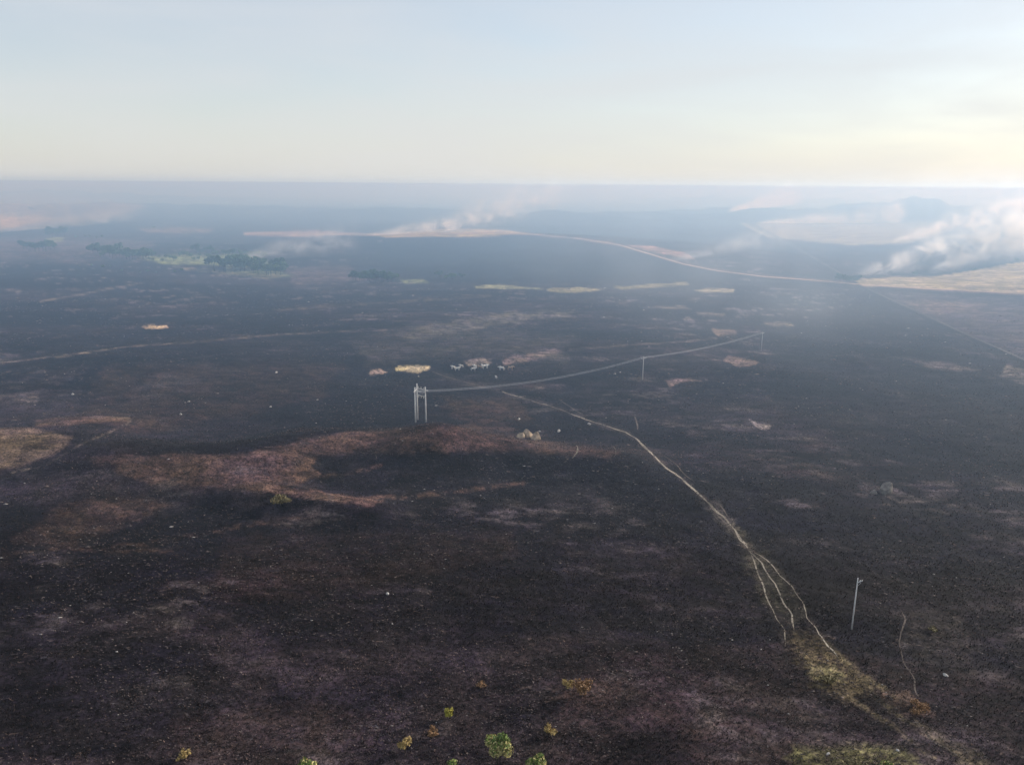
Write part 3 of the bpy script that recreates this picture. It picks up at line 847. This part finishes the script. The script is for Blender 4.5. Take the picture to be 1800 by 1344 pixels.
# ------------------------------------------------------------------ plants
def leaf_cloud(seed, n_, rx, ry, rz_, zc, leaf, colfn, clumps=14, shell=.55):
    r = np.random.default_rng(seed)
    cc = r.normal(size=(clumps, 3)); cc /= np.linalg.norm(cc, axis=1)[:, None]; cc *= r.uniform(.30, 1.08, (clumps, 1))
    cc[:, 2] = np.abs(cc[:, 2]) * .9 - .25
    which = r.integers(0, clumps, n_)
    d = r.normal(size=(n_, 3)); d /= np.linalg.norm(d, axis=1)[:, None]
    rad = shell + (1 - shell) * r.random(n_)
    p = cc[which] * .72 + d * (rad * r.uniform(.25, .42, clumps)[which])[:, None]
    p = p * np.array([rx, ry, rz_]) + np.array([0, 0, zc])
    nrm = d * .8 + r.normal(size=(n_, 3)) * .5; nrm /= np.linalg.norm(nrm, axis=1)[:, None]
    a = np.cross(nrm, r.normal(size=(n_, 3))); a /= np.linalg.norm(a, axis=1)[:, None]; b_ = np.cross(nrm, a)
    s = leaf * r.uniform(.6, 1.4, n_)[:, None]
    V = np.stack([p - a * s, p + b_ * s * .5, p + a * s * 1.1, p - b_ * s * .5], 1).reshape(-1, 3)
    Fc = np.arange(n_ * 4).reshape(-1, 4)
    c = colfn(p, r); cols = np.repeat(c, 4, 0)
    return V, Fc, cols

def stems(bm, r, h, n_, spread, r0=.12):
    tube(bm, (0, 0, -.4), (r.uniform(-.1, .1), r.uniform(-.1, .1), h * .35), r0, r0 * .7, 7)
    for k in range(n_):
        a = 2 * math.pi * k / n_ + r.uniform(-.4, .4)
        m = Vector((math.cos(a) * spread * .45, math.sin(a) * spread * .45, h * .65))
        tube(bm, (0, 0, h * .32), m, r0 * .6, r0 * .4, 6)
        tube(bm, m, Vector((math.cos(a + .3) * spread * .8, math.sin(a + .3) * spread * .8, h * .95)), r0 * .4, r0 * .15, 5)

def plant(name, px, py, W, Hh, kind, label, cat, group=None, seed=1, n_=900, leaf=.16, loc=None):
    W *= 1.25; Hh *= 1.15; leaf *= 1.1
    p = loc or at(px, py); e = empty(name, p, seed * .7); tag(e, label, cat, group)
    def fn(q, r):
        t = np.clip(q[:, 2] / Hh, 0, 1)[:, None]; u = r.random((len(q), 1))
        if kind == 'green':
            g_ = np.array([.05, .085, .02]) * (1 - u) + np.array([.20, .27, .06]) * u
            s_ = np.array([.60, .52, .22]) * (.6 + .6 * u)
            k = (t < .60 + .4 * (r.random((len(q), 1)) - .5)).astype(float)  # pale lower leaves: dry straw, with the sunlit lower side painted in
            return g_ * (1 - k) + s_ * k
        if kind == 'yellow': return np.array([.45, .40, .07]) * (.6 + .6 * u)
        if kind == 'straw': return np.array([.50, .36, .14]) * (.5 + .7 * u)
        if kind == 'brown': return np.array([.34, .19, .09]) * (.4 + .8 * u)
        if kind == 'olive': return np.array([.25, .205, .10]) * (.5 + .7 * u)
        return np.array([.05, .08, .03]) * (.6 + .8 * u)
    rs = random.Random(seed + 50)
    V, Fc, cc = leaf_cloud(seed, n_, W / 2 * rs.uniform(.9, 1.15), W / 2 * rs.uniform(.8, 1.0), Hh * .50, Hh * .52, leaf, fn, clumps=11, shell=.35)
    obj("foliage", mesh_np("foliage", V, Fc, [M_leaf], cc), e)
    bm = bmesh.new(); stems(bm, random.Random(seed), Hh, 4, W * .35)
    for q in range(9):
        a = rs.uniform(0, 6.28); l_ = rs.uniform(.55, 1.15)
        tube(bm, (math.cos(a) * W * .1, math.sin(a) * W * .1, Hh * .2), (math.cos(a) * W * .5 * l_, math.sin(a) * W * .5 * l_, Hh * rs.uniform(.5, 1.12)), .035, .012, 4)
    fin("stem", bm, M_bark, e)
    return e

plant("shrub", 874, 1342, 4.3, 5.4, 'green', "largest rounded green shrub with dry lower leaves coloured bright as if sunlit at the bottom edge", "shrub", seed=3, n_=2600, leaf=.20)
plant("shrub", 944, 1364, 3.6, 3.8, 'green', "green shrub right of the largest one, cut by the bottom edge", "shrub", seed=5, n_=1800, leaf=.20)
plant("shrub", 534, 1364, 3.2, 2.8, 'green', "bright green shrub on the bottom edge left of centre", "shrub", seed=6, n_=1500, leaf=.18)
plant("shrub", 797, 1362, 2.4, 2.4, 'green', "small green shrub at the bottom edge left of the largest", "shrub", seed=9, n_=900, leaf=.18)
plant("shrub", 791, 1262, 1.8, 2.0, 'yellow', "small bright yellow shrub above the green ones", "shrub", seed=11, n_=700, leaf=.14)
plant("shrub", 965, 1292, 2.3, 1.7, 'straw', "pale straw-coloured shrub above and right of the largest green one", "shrub", seed=12, n_=700, leaf=.13)
plant("shrub", 1028, 1222, 4.6, 3.3, 'brown', "wide orange-brown scorched bush with long shadow to its left", "shrub", seed=13, n_=1700, leaf=.15)
plant("shrub", 997, 1210, 2.4, 1.6, 'straw', "small straw tuft at the left of the wide scorched bush", "shrub", seed=14, n_=500, leaf=.13)
plant("shrub", 713, 1322, 2.3, 3.0, 'straw', "upright dry tan shrub left of the small yellow one", "shrub", seed=15, n_=900, leaf=.14)
plant("shrub", 759, 1297, 2.1, 1.9, 'brown', "dry brown shrub between the tan and the yellow shrubs", "shrub", seed=16, n_=500, leaf=.12)
plant("shrub", 846, 1207, 2.2, 1.0, 'brown', "low sparse dry shrub upslope of the yellow shrub", "shrub", seed=17, n_=260, leaf=.12)
plant("shrub", 493, 890, 5.4, 3.6, 'olive', "yellowish-olive bush alone on the dark slope below the ridge", "shrub", seed=18, n_=1300, leaf=.25)
plant("shrub", 1455, 1198, 3.4, 1.1, 'olive', "low yellow-green tuft where the forked tracks end", "shrub", seed=19, n_=700, leaf=.16)
plant("shrub", 325, 1334, 2.2, 1.5, 'straw', "pale dry tuft at the bottom left", "shrub", seed=20, n_=400, leaf=.13)
plant("shrub", 1560, 1364, 3.0, 2.2, 'green', "green-yellow bush on the bottom edge toward the right", "shrub", seed=21, n_=900, leaf=.17)
plant("shrub", 1500, 1362, 4.6, 2.0, 'olive', "broad olive bush on the bottom edge left of the green-yellow bush", "shrub", seed=22, n_=1100, leaf=.17)
plant("shrub", 1614, 1250, 4.2, 1.3, 'brown', "wide low brown bush beside the short right-hand track", "shrub", seed=23, n_=1000, leaf=.15)
plant("shrub", 1640, 1110, 2.2, 1.1, 'olive', "faint olive tuft right of the lone slender pole", "shrub", seed=24, n_=350, leaf=.14)

# distant trees: a few kinds, copied one by one
def tree_kind(seed, W, Hh, base):
    def fn(q, r): return np.array(base) * (.5 + 1.0 * r.random((len(q), 1)))
    V, Fc, cc = leaf_cloud(seed, 520, W / 2, W / 2, Hh * .46, Hh * .58, .55, fn, clumps=12)
    cr_ = mesh_np("crown", V, Fc, [M_leaf], cc)
    bm = bmesh.new(); stems(bm, random.Random(seed), Hh * .9, 4, W * .3, .22)
    tk = bpy.data.meshes.new("trunk"); bm.to_mesh(tk); bm.free(); tk.materials.append(M_bark)
    return cr_, tk
KINDS = [tree_kind(31, 9, 8, (.055, .115, .035)), tree_kind(32, 8, 9, (.05, .10, .035)), tree_kind(33, 7, 6, (.10, .17, .05)), tree_kind(34, 10, 7.5, (.045, .095, .033)), tree_kind(35, 5, 4.5, (.10, .12, .05))]
groves = [  # x0, y0, x1, y1, count, scale, spread, kinds, label, group
    (40, 440, 98, 440, 11, .9, 3, (0, 1, 3), "dark green tree in the small grove at the far left", "trees of the far left grove"),
    (84, 417, 118, 416, 6, 1.2, 2, (1, 3), "tall hazy tree in the clump left of the smoke", "trees of the tall hazy clump"),
    (125, 418, 190, 418, 5, .6, 2, (2, 4), "low hazy tree right of the tall hazy clump", "low trees beside the tall hazy clump"),
    (163, 449, 268, 457, 26, .95, 4, (0, 1, 3, 2), "dark tree in the long grove left of the green meadow", "trees of the long grove"),
    (262, 456, 375, 450, 18, .6, 6, (2, 4), "small tree scattered along the green meadow", "small trees along the green meadow"),
    (372, 470, 500, 481, 34, .95, 6, (0, 1, 2, 3), "tree in the broad grove under the low smoke", "trees of the broad grove under the smoke"),
    (340, 446, 470, 452, 14, .75, 3, (1, 2), "small tree behind the green meadow near the smoke", "small trees behind the green meadow"),
    (618, 494, 694, 494, 18, .7, 2.5, (0, 3, 1), "dark tree in the narrow grove at the centre left", "trees of the narrow centre-left grove"),
    (770, 490, 812, 489, 5, .55, 2, (2, 3), "pale hazy tree right of the narrow grove", "hazy trees right of the narrow grove"),
    (1470, 497, 1510, 496, 9, .5, 2, (0, 3, 1), "tree in the clump where the road meets the fire break", "trees at the road and fire break crossing"),
    (130, 470, 330, 480, 10, .3, 6, (4, 2), "tiny scrub tree on the burnt left plain", "tiny scrub trees on the left plain"),
]
rr = random.Random(4)
ORD = "first second third fourth fifth sixth seventh eighth ninth tenth eleventh twelfth thirteenth fourteenth fifteenth sixteenth seventeenth eighteenth".split()
def LAB(k, cnt, lab):
    if k == 0: w_ = "leftmost"
    elif k == cnt - 1: w_ = "rightmost"
    elif k < cnt / 2: w_ = ORD[k] + " from the left"
    else: w_ = ORD[cnt - 1 - k] + " from the right"
    return f"{lab}, {w_}"
GA_, GB_, GC_, labs = [], [], [], []
for (x0, y0, x1, y1, cnt, scl, spr, ks, lab, grp) in groves:
    xs = [x0 + (x1 - x0) * (k + rr.uniform(.1, .9)) / cnt for k in range(cnt)]
    ys = [y0 + (y1 - y0) * (k + .5) / cnt + rr.uniform(-spr, spr) for k in range(cnt)]
    X, Y, Z = hit(xs, ys)
    for k in range(cnt):
        ki = ks[rr.randrange(len(ks))]
        e = empty("tree", (X[k], Y[k], Z[k] - .1), rr.uniform(0, 6.28)); s = scl * 1.75 * rr.uniform(.65, 1.25); e.scale = (s * rr.uniform(.9, 1.2), s, s)
        tag(e, LAB(k, cnt, lab), "tree", grp)
        obj("crown", KINDS[ki][0], e); obj("trunk", KINDS[ki][1], e)
for (px, py, s, ki, lab) in [
    (1607, 487, .75, 0, "lone round dark tree standing in the straw field before the smoke"),
    (1786, 462, .9, 3, "dark tree at the upper edge of the straw field, far right"),
    (54, 372, 1.6, 1, "lone hazy tree on the far tan field at the left"),
    (270, 402, .9, 2, "lone hazy tree on the pale strip left of centre"),
    (1712, 478, .6, 3, "low tree at the edge of the straw field under the smoke"),
]:
    e = empty("tree", at(px, py), px * .1); e.scale = (s, s, s); tag(e, lab, "tree")
    obj("crown", KINDS[ki][0], e); obj("trunk", KINDS[ki][1], e)

# ------------------------------------------------------------------ burnt tussocks (nobody could count them)
def tussocks(n_, r0, r1, size, seed):
    r = np.random.default_rng(seed)
    u = r.random(n_); rad = r0 * (r1 / r0) ** u
    az = r.uniform(math.radians(-38), math.radians(38), n_)
    x = rad * np.sin(az); y = rad * np.cos(az); z = gz(x, y)
    cl = fbm(x / 5, y / 5, 3, 201); cl2 = fbm(x / 26, y / 26, 3, 207)
    keep = (cl * .6 + cl2 * .4 + (r.random(n_) - .5) * .5) > .43
    x, y, z, rad, cl, cl2 = [q[keep] for q in (x, y, z, rad, cl, cl2)]
    n_ = len(x); B = 6
    s = size * (rad / 110) ** .22 * r.uniform(.5, 1.5, n_)
    B = 4; a = r.uniform(0, 6.283, (n_, B)); lean = r.uniform(.3, 1.1, (n_, B)); hh = s[:, None] * r.uniform(.5, 1.2, (n_, B))
    cx = x[:, None] + 0 * a; cy = y[:, None] + 0 * a; cz = z[:, None] + 0 * a
    w_ = hh * .22
    dx, dy = np.cos(a), np.sin(a)
    b0 = np.stack([cx - dy * w_, cy + dx * w_, cz - .03], -1); b1 = np.stack([cx + dy * w_, cy - dx * w_, cz - .03], -1)
    tip = np.stack([cx + dx * hh * lean, cy + dy * hh * lean, cz + hh * .85], -1)
    V = np.stack([b0, b1, tip], 2).reshape(-1, 3)
    Fc = np.arange(n_ * B * 3).reshape(-1, 3)
    # colours: mostly charred, then ash, brown stubble, a little straw
    q = r.random(n_); uu = None
    base = np.zeros((n_, 3))
    base[:] = (.016, .0125, .016)
    m = q > .40; base[m] = (.050, .036, .037)
    m = q > .72; base[m] = (.105, .072, .072)
    m = q > .91; base[m] = (.19, .125, .105)
    m = q > .985; base[m] = (.32, .25, .22)
    base *= (.7 + .6 * r.random((n_, 1)))
    # near the remnants of straw the tufts are straw
    PXt, PYt, _ = project(x, y, z)
    ai = np.clip(np.searchsorted(azd, np.arctan2(x, y)), 0, len(azd) - 1); ri = np.clip(np.searchsorted(RR, np.hypot(x, y)), 0, len(RR) - 1)
    under = col[ri, ai]
    lum = under.mean(1)
    k = (smooth(.03, .09, lum) * (r.random(n_) < .8))[:, None]
    dark = (1 - .6 * (1 - smooth(.010, .020, lum)))[:, None]
    low = (q < .40)[:, None]; base = np.where(low, under * 1.0, base)
    base = base * dark * (1 - k) + under * 1.5 * k
    cols = np.repeat(base, B * 3, 0)
    return V, Fc, cols
V, Fc, cc = tussocks(280000, 88, 520, .25, 5)
tz = obj("burnt_tussocks", mesh_np("burnt_tussocks", V, Fc, [M_straw], cc))
tag(tz, "charred grass tussocks and stubble covering the burnt slope", "burnt grass", kind='stuff')

def litter(n_, seed):
    r = np.random.default_rng(seed)
    rad = 100 * (700 / 100) ** r.random(n_); az = r.uniform(math.radians(-37), math.radians(37), n_)
    x = rad * np.sin(az); y = rad * np.cos(az)
    keep = fbm(x / 30, y / 14, 4, 301) + (r.random(n_) - .5) * .22 > .535
    x, y, rad = x[keep], y[keep], rad[keep]; n_ = len(x); z = gz(x, y)
    s = .075 * (rad / 100) ** .75 * r.lognormal(0, .28, n_)
    base = np.array([[1, 0, 0], [0, 1, 0], [-1, 0, 0], [0, -1, 0], [0, 0, .8], [0, 0, -.5]], float)
    P = base[None] * r.uniform(.5, 1.5, (n_, 6, 1)) * s[:, None, None]
    P[:, :, 0] *= r.uniform(1, 2.6, (n_, 1)); a = r.uniform(-.5, .5, n_); c_, s_ = np.cos(a), np.sin(a)
    X = P[:, :, 0] * c_[:, None] - P[:, :, 1] * s_[:, None]; Y = P[:, :, 0] * s_[:, None] + P[:, :, 1] * c_[:, None]
    V = np.stack([X + x[:, None], Y + y[:, None], P[:, :, 2] + z[:, None] + .04], -1).reshape(-1, 3)
    f = np.array([[0, 1, 4], [1, 2, 4], [2, 3, 4], [3, 0, 4], [1, 0, 5], [2, 1, 5], [3, 2, 5], [0, 3, 5]])
    Fc = (f[None] + np.arange(n_)[:, None, None] * 6).reshape(-1, 3)
    u = r.random((n_, 1)); cc = np.array([.055, .046, .050]) * (1 - u ** 2) + np.array([.20, .155, .14]) * u ** 2
    cc[r.random(n_) > .985] = (.45, .41, .38)
    return V, Fc, np.repeat(cc, 6, 0)
V, Fc, cc = litter(42000, 9)
tag(obj("ash_and_stones", mesh_np("ash_and_stones", V, Fc, [M_straw], cc)), "pale ash clumps and small stones strewn in streaks over the burnt ground", "ash and stones", kind='stuff')

# ------------------------------------------------------------------ smoke plumes and the haze
def smoke(name, px, py, to, depth, top, zrot, dens, label, p_lean=.8, lean=.6, thick0=3, thick1=16, scale=.03, seed=0., thr=.45, g_=.45, fade=.75):
    """a plume that starts at the fire on the ground and drifts along local +X, rising and widening"""
    p = at(px, py)
    e_ = at(*to); L = math.hypot(e_.x - p.x, e_.y - p.y); zrot = math.atan2(e_.y - p.y, e_.x - p.x); D, T = depth, top
    bm = bmesh.new(); bmesh.ops.create_cube(bm, size=1, matrix=Matrix.Translation((L / 2, 0, T / 2 - 1)) @ Matrix.Diagonal((L, D, T, 1)))
    m = bpy.data.materials.new("grass fire smoke"); m.use_nodes = True
    t = m.node_tree; t.nodes.clear()
    o_ = t.nodes.new("ShaderNodeOutputMaterial"); v = t.nodes.new("ShaderNodeVolumePrincipled")
    v.inputs['Color'].default_value = (.93, .95, 1, 1); v.inputs['Absorption Color'].default_value = (1, 1, 1, 1)
    v.inputs['Anisotropy'].default_value = g_
    t.links.new(v.outputs[0], o_.inputs['Volume'])
    tc = t.nodes.new("ShaderNodeTexCoord"); sp = t.nodes.new("ShaderNodeSeparateXYZ"); t.links.new(tc.outputs['Object'], sp.inputs[0])
    def mt(op, a, b_=None, c_=None):
        q = t.nodes.new("ShaderNodeMath"); q.operation = op
        for i_, vv in enumerate((a, b_, c_)):
            if vv is None: continue
            if isinstance(vv, (int, float)): q.inputs[i_].default_value = vv
            else: t.links.new(vv, q.inputs[i_])
        return q.outputs[0]
    X, Y, Z = sp.outputs
    # slow meander of the plume axis
    z0 = t.nodes.new("ShaderNodeTexNoise"); z0.noise_dimensions = '3D'; z0.inputs['Scale'].default_value = .012; z0.inputs['Detail'].default_value = 2
    vadd = t.nodes.new("ShaderNodeVectorMath"); vadd.operation = 'ADD'; vadd.inputs[1].default_value = (seed * 31, seed * 17, seed * 7)
    t.links.new(tc.outputs['Object'], vadd.inputs[0]); t.links.new(vadd.outputs[0], z0.inputs['Vector'])
    u = mt('MAXIMUM', mt('DIVIDE', X, L), 0.0)
    zc = mt('MULTIPLY', mt('POWER', u, p_lean), T * lean)
    zc = mt('ADD', zc, mt('MULTIPLY', mt('SUBTRACT', z0.outputs[0], .5), mt('MULTIPLY', u, T * .7)))
    th_ = mt('ADD', mt('MULTIPLY', u, thick1), thick0)
    a = mt('DIVIDE', mt('SUBTRACT', Z, zc), th_); ez = mt('EXPONENT', mt('MULTIPLY', mt('MULTIPLY', a, a), -1.0))
    wy = mt('ADD', mt('MULTIPLY', u, D * .28), D * .08)
    c = mt('DIVIDE', Y, wy); ey = mt('EXPONENT', mt('MULTIPLY', mt('MULTIPLY', c, c), -1.0))
    ends = mt('MULTIPLY', mt('SMOOTH_MIN', mt('MULTIPLY', u, 12.0), 1.0, .2), mt('MINIMUM', mt('MULTIPLY', mt('SUBTRACT', 1.0, u), 1 / (1 - fade)), 1.0))
    topf = mt('MINIMUM', mt('MAXIMUM', mt('MULTIPLY', mt('SUBTRACT', T - 1.5, Z), .15), 0.0), 1.0)
    side = mt('MINIMUM', mt('MAXIMUM', mt('MULTIPLY', mt('SUBTRACT', D / 2, mt('ABSOLUTE', Y)), 4.0 / D), 0.0), 1.0)
    nz_ = t.nodes.new("ShaderNodeTexNoise"); nz_.inputs['Scale'].default_value = scale; nz_.inputs['Detail'].default_value = 5
    nz_.inputs['Roughness'].default_value = .58; nz_.inputs['Distortion'].default_value = .7
    mpn = t.nodes.new("ShaderNodeMapping"); mpn.inputs['Scale'].default_value = (.55, 1, 1.0); mpn.inputs['Rotation'].default_value = (0, .45, 0)
    t.links.new(vadd.outputs[0], mpn.inputs[0]); t.links.new(mpn.outputs[0], nz_.inputs['Vector'])
    r_ = t.nodes.new("ShaderNodeMapRange"); r_.inputs['From Min'].default_value = thr; r_.inputs['From Max'].default_value = .72; t.links.new(nz_.outputs[0], r_.inputs[0])
    # thinner as it spreads
    dil = mt('DIVIDE', 1.0, mt('ADD', 1.0, mt('MULTIPLY', u, 2.5)))
    d = mt('MULTIPLY', mt('MULTIPLY', ez, ey), mt('MULTIPLY', r_.outputs[0], dil))
    d = mt('MULTIPLY', mt('MULTIPLY', d, ends), mt('MULTIPLY', topf, side))
    t.links.new(mt('MULTIPLY', d, dens), v.inputs['Density'])
    me = bpy.data.meshes.new(name); bm.to_mesh(me); bm.free(); me.materials.append(m)
    o = obj(name, me, None, p); o.rotation_euler = (0, 0, zrot)
    tag(o, label, "smoke", "smoke rising from the grass fires"); return o

smoke("smoke_plume", 1500, 486, (1880, 458), 60, 92, 0, 0.310, "big white smoke bank rising along the near edge of the straw field", lean=.50, thick0=2.5, thick1=22, scale=.06, seed=1, p_lean=.9, thr=.465, g_=.6, fade=.9)
smoke("smoke_plume", 1632, 482, (1860, 462), 50, 95, 0, 0.260, "white smoke rising behind the lone tree of the straw field", lean=.62, thick0=2.5, thick1=22, scale=.065, seed=2, p_lean=.9, thr=.48, g_=.6, fade=.9)
smoke("smoke_plume", 1568, 431, (1880, 408), 90, 105, 0, 0.211, "long white smoke trail from behind the straw field to the right edge", lean=.62, thick0=4, thick1=22, scale=.045, seed=3, p_lean=.7, thr=.46, g_=.6, fade=.9)
smoke("smoke_plume", 1330, 393, (1590, 391), 60, 90, 0, 0.372, "low white smoke line along the far tan field", lean=.35, thick0=4, thick1=24, scale=.03, seed=4, p_lean=4.0, g_=.6, thr=.36, fade=.92)
smoke("smoke_plume", 1282, 374, (1400, 362), 90, 105, 0, 0.310, "short smoke puff before the far hills right of centre", lean=.4, thick0=6, thick1=20, scale=.03, seed=5, p_lean=1.0, g_=.6, thr=.42)
smoke("smoke_plume", 650, 415, (940, 400), 70, 100, 0, 0.186, "pale smoke streaming from the bend of the dirt road", lean=.55, thick0=3, thick1=16, scale=.05, seed=6, p_lean=1.4, thr=.44)
smoke("smoke_plume", 775, 409, (1010, 392), 60, 105, 0, 0.223, "brighter smoke rising at the crest of the dirt road", lean=.7, thick0=3, thick1=18, scale=.055, seed=7, p_lean=1.0, thr=.46)
smoke("smoke_plume", 412, 460, (640, 448), 60, 65, 0, 0.186, "thin smoke drifting from the broad grove to the right", lean=.5, thick0=2.5, thick1=14, scale=.06, seed=8, p_lean=.9, thr=.44)
smoke("smoke_plume", 1180, 462, (1400, 440), 80, 60, 0, 0.037, "faint wisp of smoke drifting past the dirt road", lean=.4, thick0=3, thick1=14, scale=.05, seed=10, p_lean=1.0)
smoke("smoke_plume", -60, 414, (260, 385), 100, 50, 0, 0.099, "faint low smoke crossing the far left fields", lean=.30, thick0=5, thick1=10, scale=.03, seed=9, p_lean=1.0, thr=.42)

def veil(px, py, rx, ry, rz_, dens, label):
    """a broad thin cloud of drifting smoke, densest at its middle and fading to nothing at its rim"""
    p = at(px, py) + Vector((0, 0, rz_ * .6))
    m = bpy.data.materials.new("thin drifting smoke"); m.use_nodes = True
    t = m.node_tree; t.nodes.clear()
    o_ = t.nodes.new("ShaderNodeOutputMaterial"); v = t.nodes.new("ShaderNodeVolumePrincipled")
    v.inputs['Color'].default_value = (.78, .88, 1, 1); v.inputs['Absorption Color'].default_value = (1, 1, 1, 1); v.inputs['Anisotropy'].default_value = .35
    t.links.new(v.outputs[0], o_.inputs['Volume'])
    tc = t.nodes.new("ShaderNodeTexCoord"); mp_ = t.nodes.new("ShaderNodeMapping"); mp_.inputs['Scale'].default_value = (1 / rx, 1 / ry, 1 / rz_)
    g_ = t.nodes.new("ShaderNodeTexGradient"); g_.gradient_type = 'QUADRATIC_SPHERE'
    z = t.nodes.new("ShaderNodeTexNoise"); z.inputs['Scale'].default_value = .012; z.inputs['Detail'].default_value = 4; z.inputs['Distortion'].default_value = .8
    r_ = t.nodes.new("ShaderNodeMapRange"); r_.inputs['From Min'].default_value = .4; r_.inputs['From Max'].default_value = .65
    q = t.nodes.new("ShaderNodeMath"); q.operation = 'MULTIPLY'; q2 = t.nodes.new("ShaderNodeMath"); q2.operation = 'MULTIPLY'; q2.inputs[1].default_value = dens
    t.links.new(tc.outputs['Object'], mp_.inputs[0]); t.links.new(mp_.outputs[0], g_.inputs[0]); t.links.new(tc.outputs['Object'], z.inputs['Vector'])
    t.links.new(z.outputs[0], r_.inputs[0]); t.links.new(g_.outputs[1], q.inputs[0]); t.links.new(r_.outputs[0], q.inputs[1])
    t.links.new(q.outputs[0], q2.inputs[0]); t.links.new(q2.outputs[0], v.inputs['Density'])
    bm = bmesh.new(); bmesh.ops.create_icosphere(bm, subdivisions=3, radius=1, matrix=Matrix.Diagonal((rx, ry, rz_, 1)))
    me = bpy.data.meshes.new("smoke_veil"); bm.to_mesh(me); bm.free(); me.materials.append(m)
    tag(obj("smoke_veil", me, None, p), label, "smoke", kind='stuff')
veil(1330, 600, 150, 190, 60, .0045, "thin blue veil of smoke hanging over the plain right of the wires")
veil(1080, 520, 170, 160, 55, .003, "thin veil of smoke above the pale grass strips")
veil(960, 385, 420, 300, 95, .0035, "broad pale smoke spreading above the crest of the dirt road")
veil(1760, 385, 420, 300, 100, .007, "broad bright smoke hanging over the horizon at the right edge")
veil(1430, 370, 380, 260, 90, .0025, "pale smoke spreading in front of the far hills")

hm = bpy.data.materials.new("smoky air"); hm.use_nodes = True
t = hm.node_tree; t.nodes.clear()
o_ = t.nodes.new("ShaderNodeOutputMaterial"); v = t.nodes.new("ShaderNodeVolumePrincipled")
v.inputs['Color'].default_value = (0.62, 0.70, 0.79, 1)
v.inputs['Absorption Color'].default_value = (.30, .27, .15, 1)
v.inputs['Density'].default_value = 1 / 10000.0
v.inputs['Anisotropy'].default_value = 0.30
t.links.new(v.outputs[0], o_.inputs['Volume'])
zmin = float(GZ.min()) - 2
bm = bmesh.new(); bmesh.ops.create_cube(bm, size=1, matrix=Matrix.Translation((0, 0, (zmin + CAM_H + 65) / 2)) @ Matrix.Diagonal((130000, 130000, CAM_H + 65 - zmin, 1)))
me = bpy.data.meshes.new("haze"); bm.to_mesh(me); bm.free(); me.materials.append(hm)
hz = obj("haze", me)
tag(hz, "blue-grey smoky haze filling the air over the whole plain", "haze", kind='stuff')

# the denser smoke that lies over the plain from a few hundred metres on, thinning out towards the near slope
sm = hm.copy(); sm.name = "smoke lying over the plain"
v = next(q for q in sm.node_tree.nodes if q.type == 'PRINCIPLED_VOLUME')
v.inputs['Color'].default_value = (0.295, 0.50, 0.765, 1)
v.inputs['Absorption Color'].default_value = (.63, .42, .10, 1)
v.inputs['Density'].default_value = 1 / 730.0
ZT = CAM_H - 1.5; zb = zmin + .5; Y0 = 160; SL = .35; YT = Y0 + ZT / SL; YB = Y0 + zb / SL
W_ = 64000
vs = [(-W_, YB, zb), (W_, YB, zb), (W_, YT, ZT), (-W_, YT, ZT), (-W_, W_, zb), (W_, W_, zb), (W_, W_, ZT), (-W_, W_, ZT)]
fs = [(0, 1, 2, 3), (4, 7, 6, 5), (0, 4, 5, 1), (3, 2, 6, 7), (0, 3, 7, 4), (1, 5, 6, 2)]
me = bpy.data.meshes.new("smoke_layer"); me.from_pydata(vs, [], fs)
bm = bmesh.new(); bm.from_mesh(me); bmesh.ops.recalc_face_normals(bm, faces=bm.faces); bm.to_mesh(me); bm.free()
me.materials.append(sm)
tag(obj("smoke_layer", me), "thin blue smoke lying over the burnt plain beyond the near slope", "smoke", kind='stuff')
print("ground verts", GX.size, "zmin", zmin, GZ.max(), "script s", time.time() - T0)
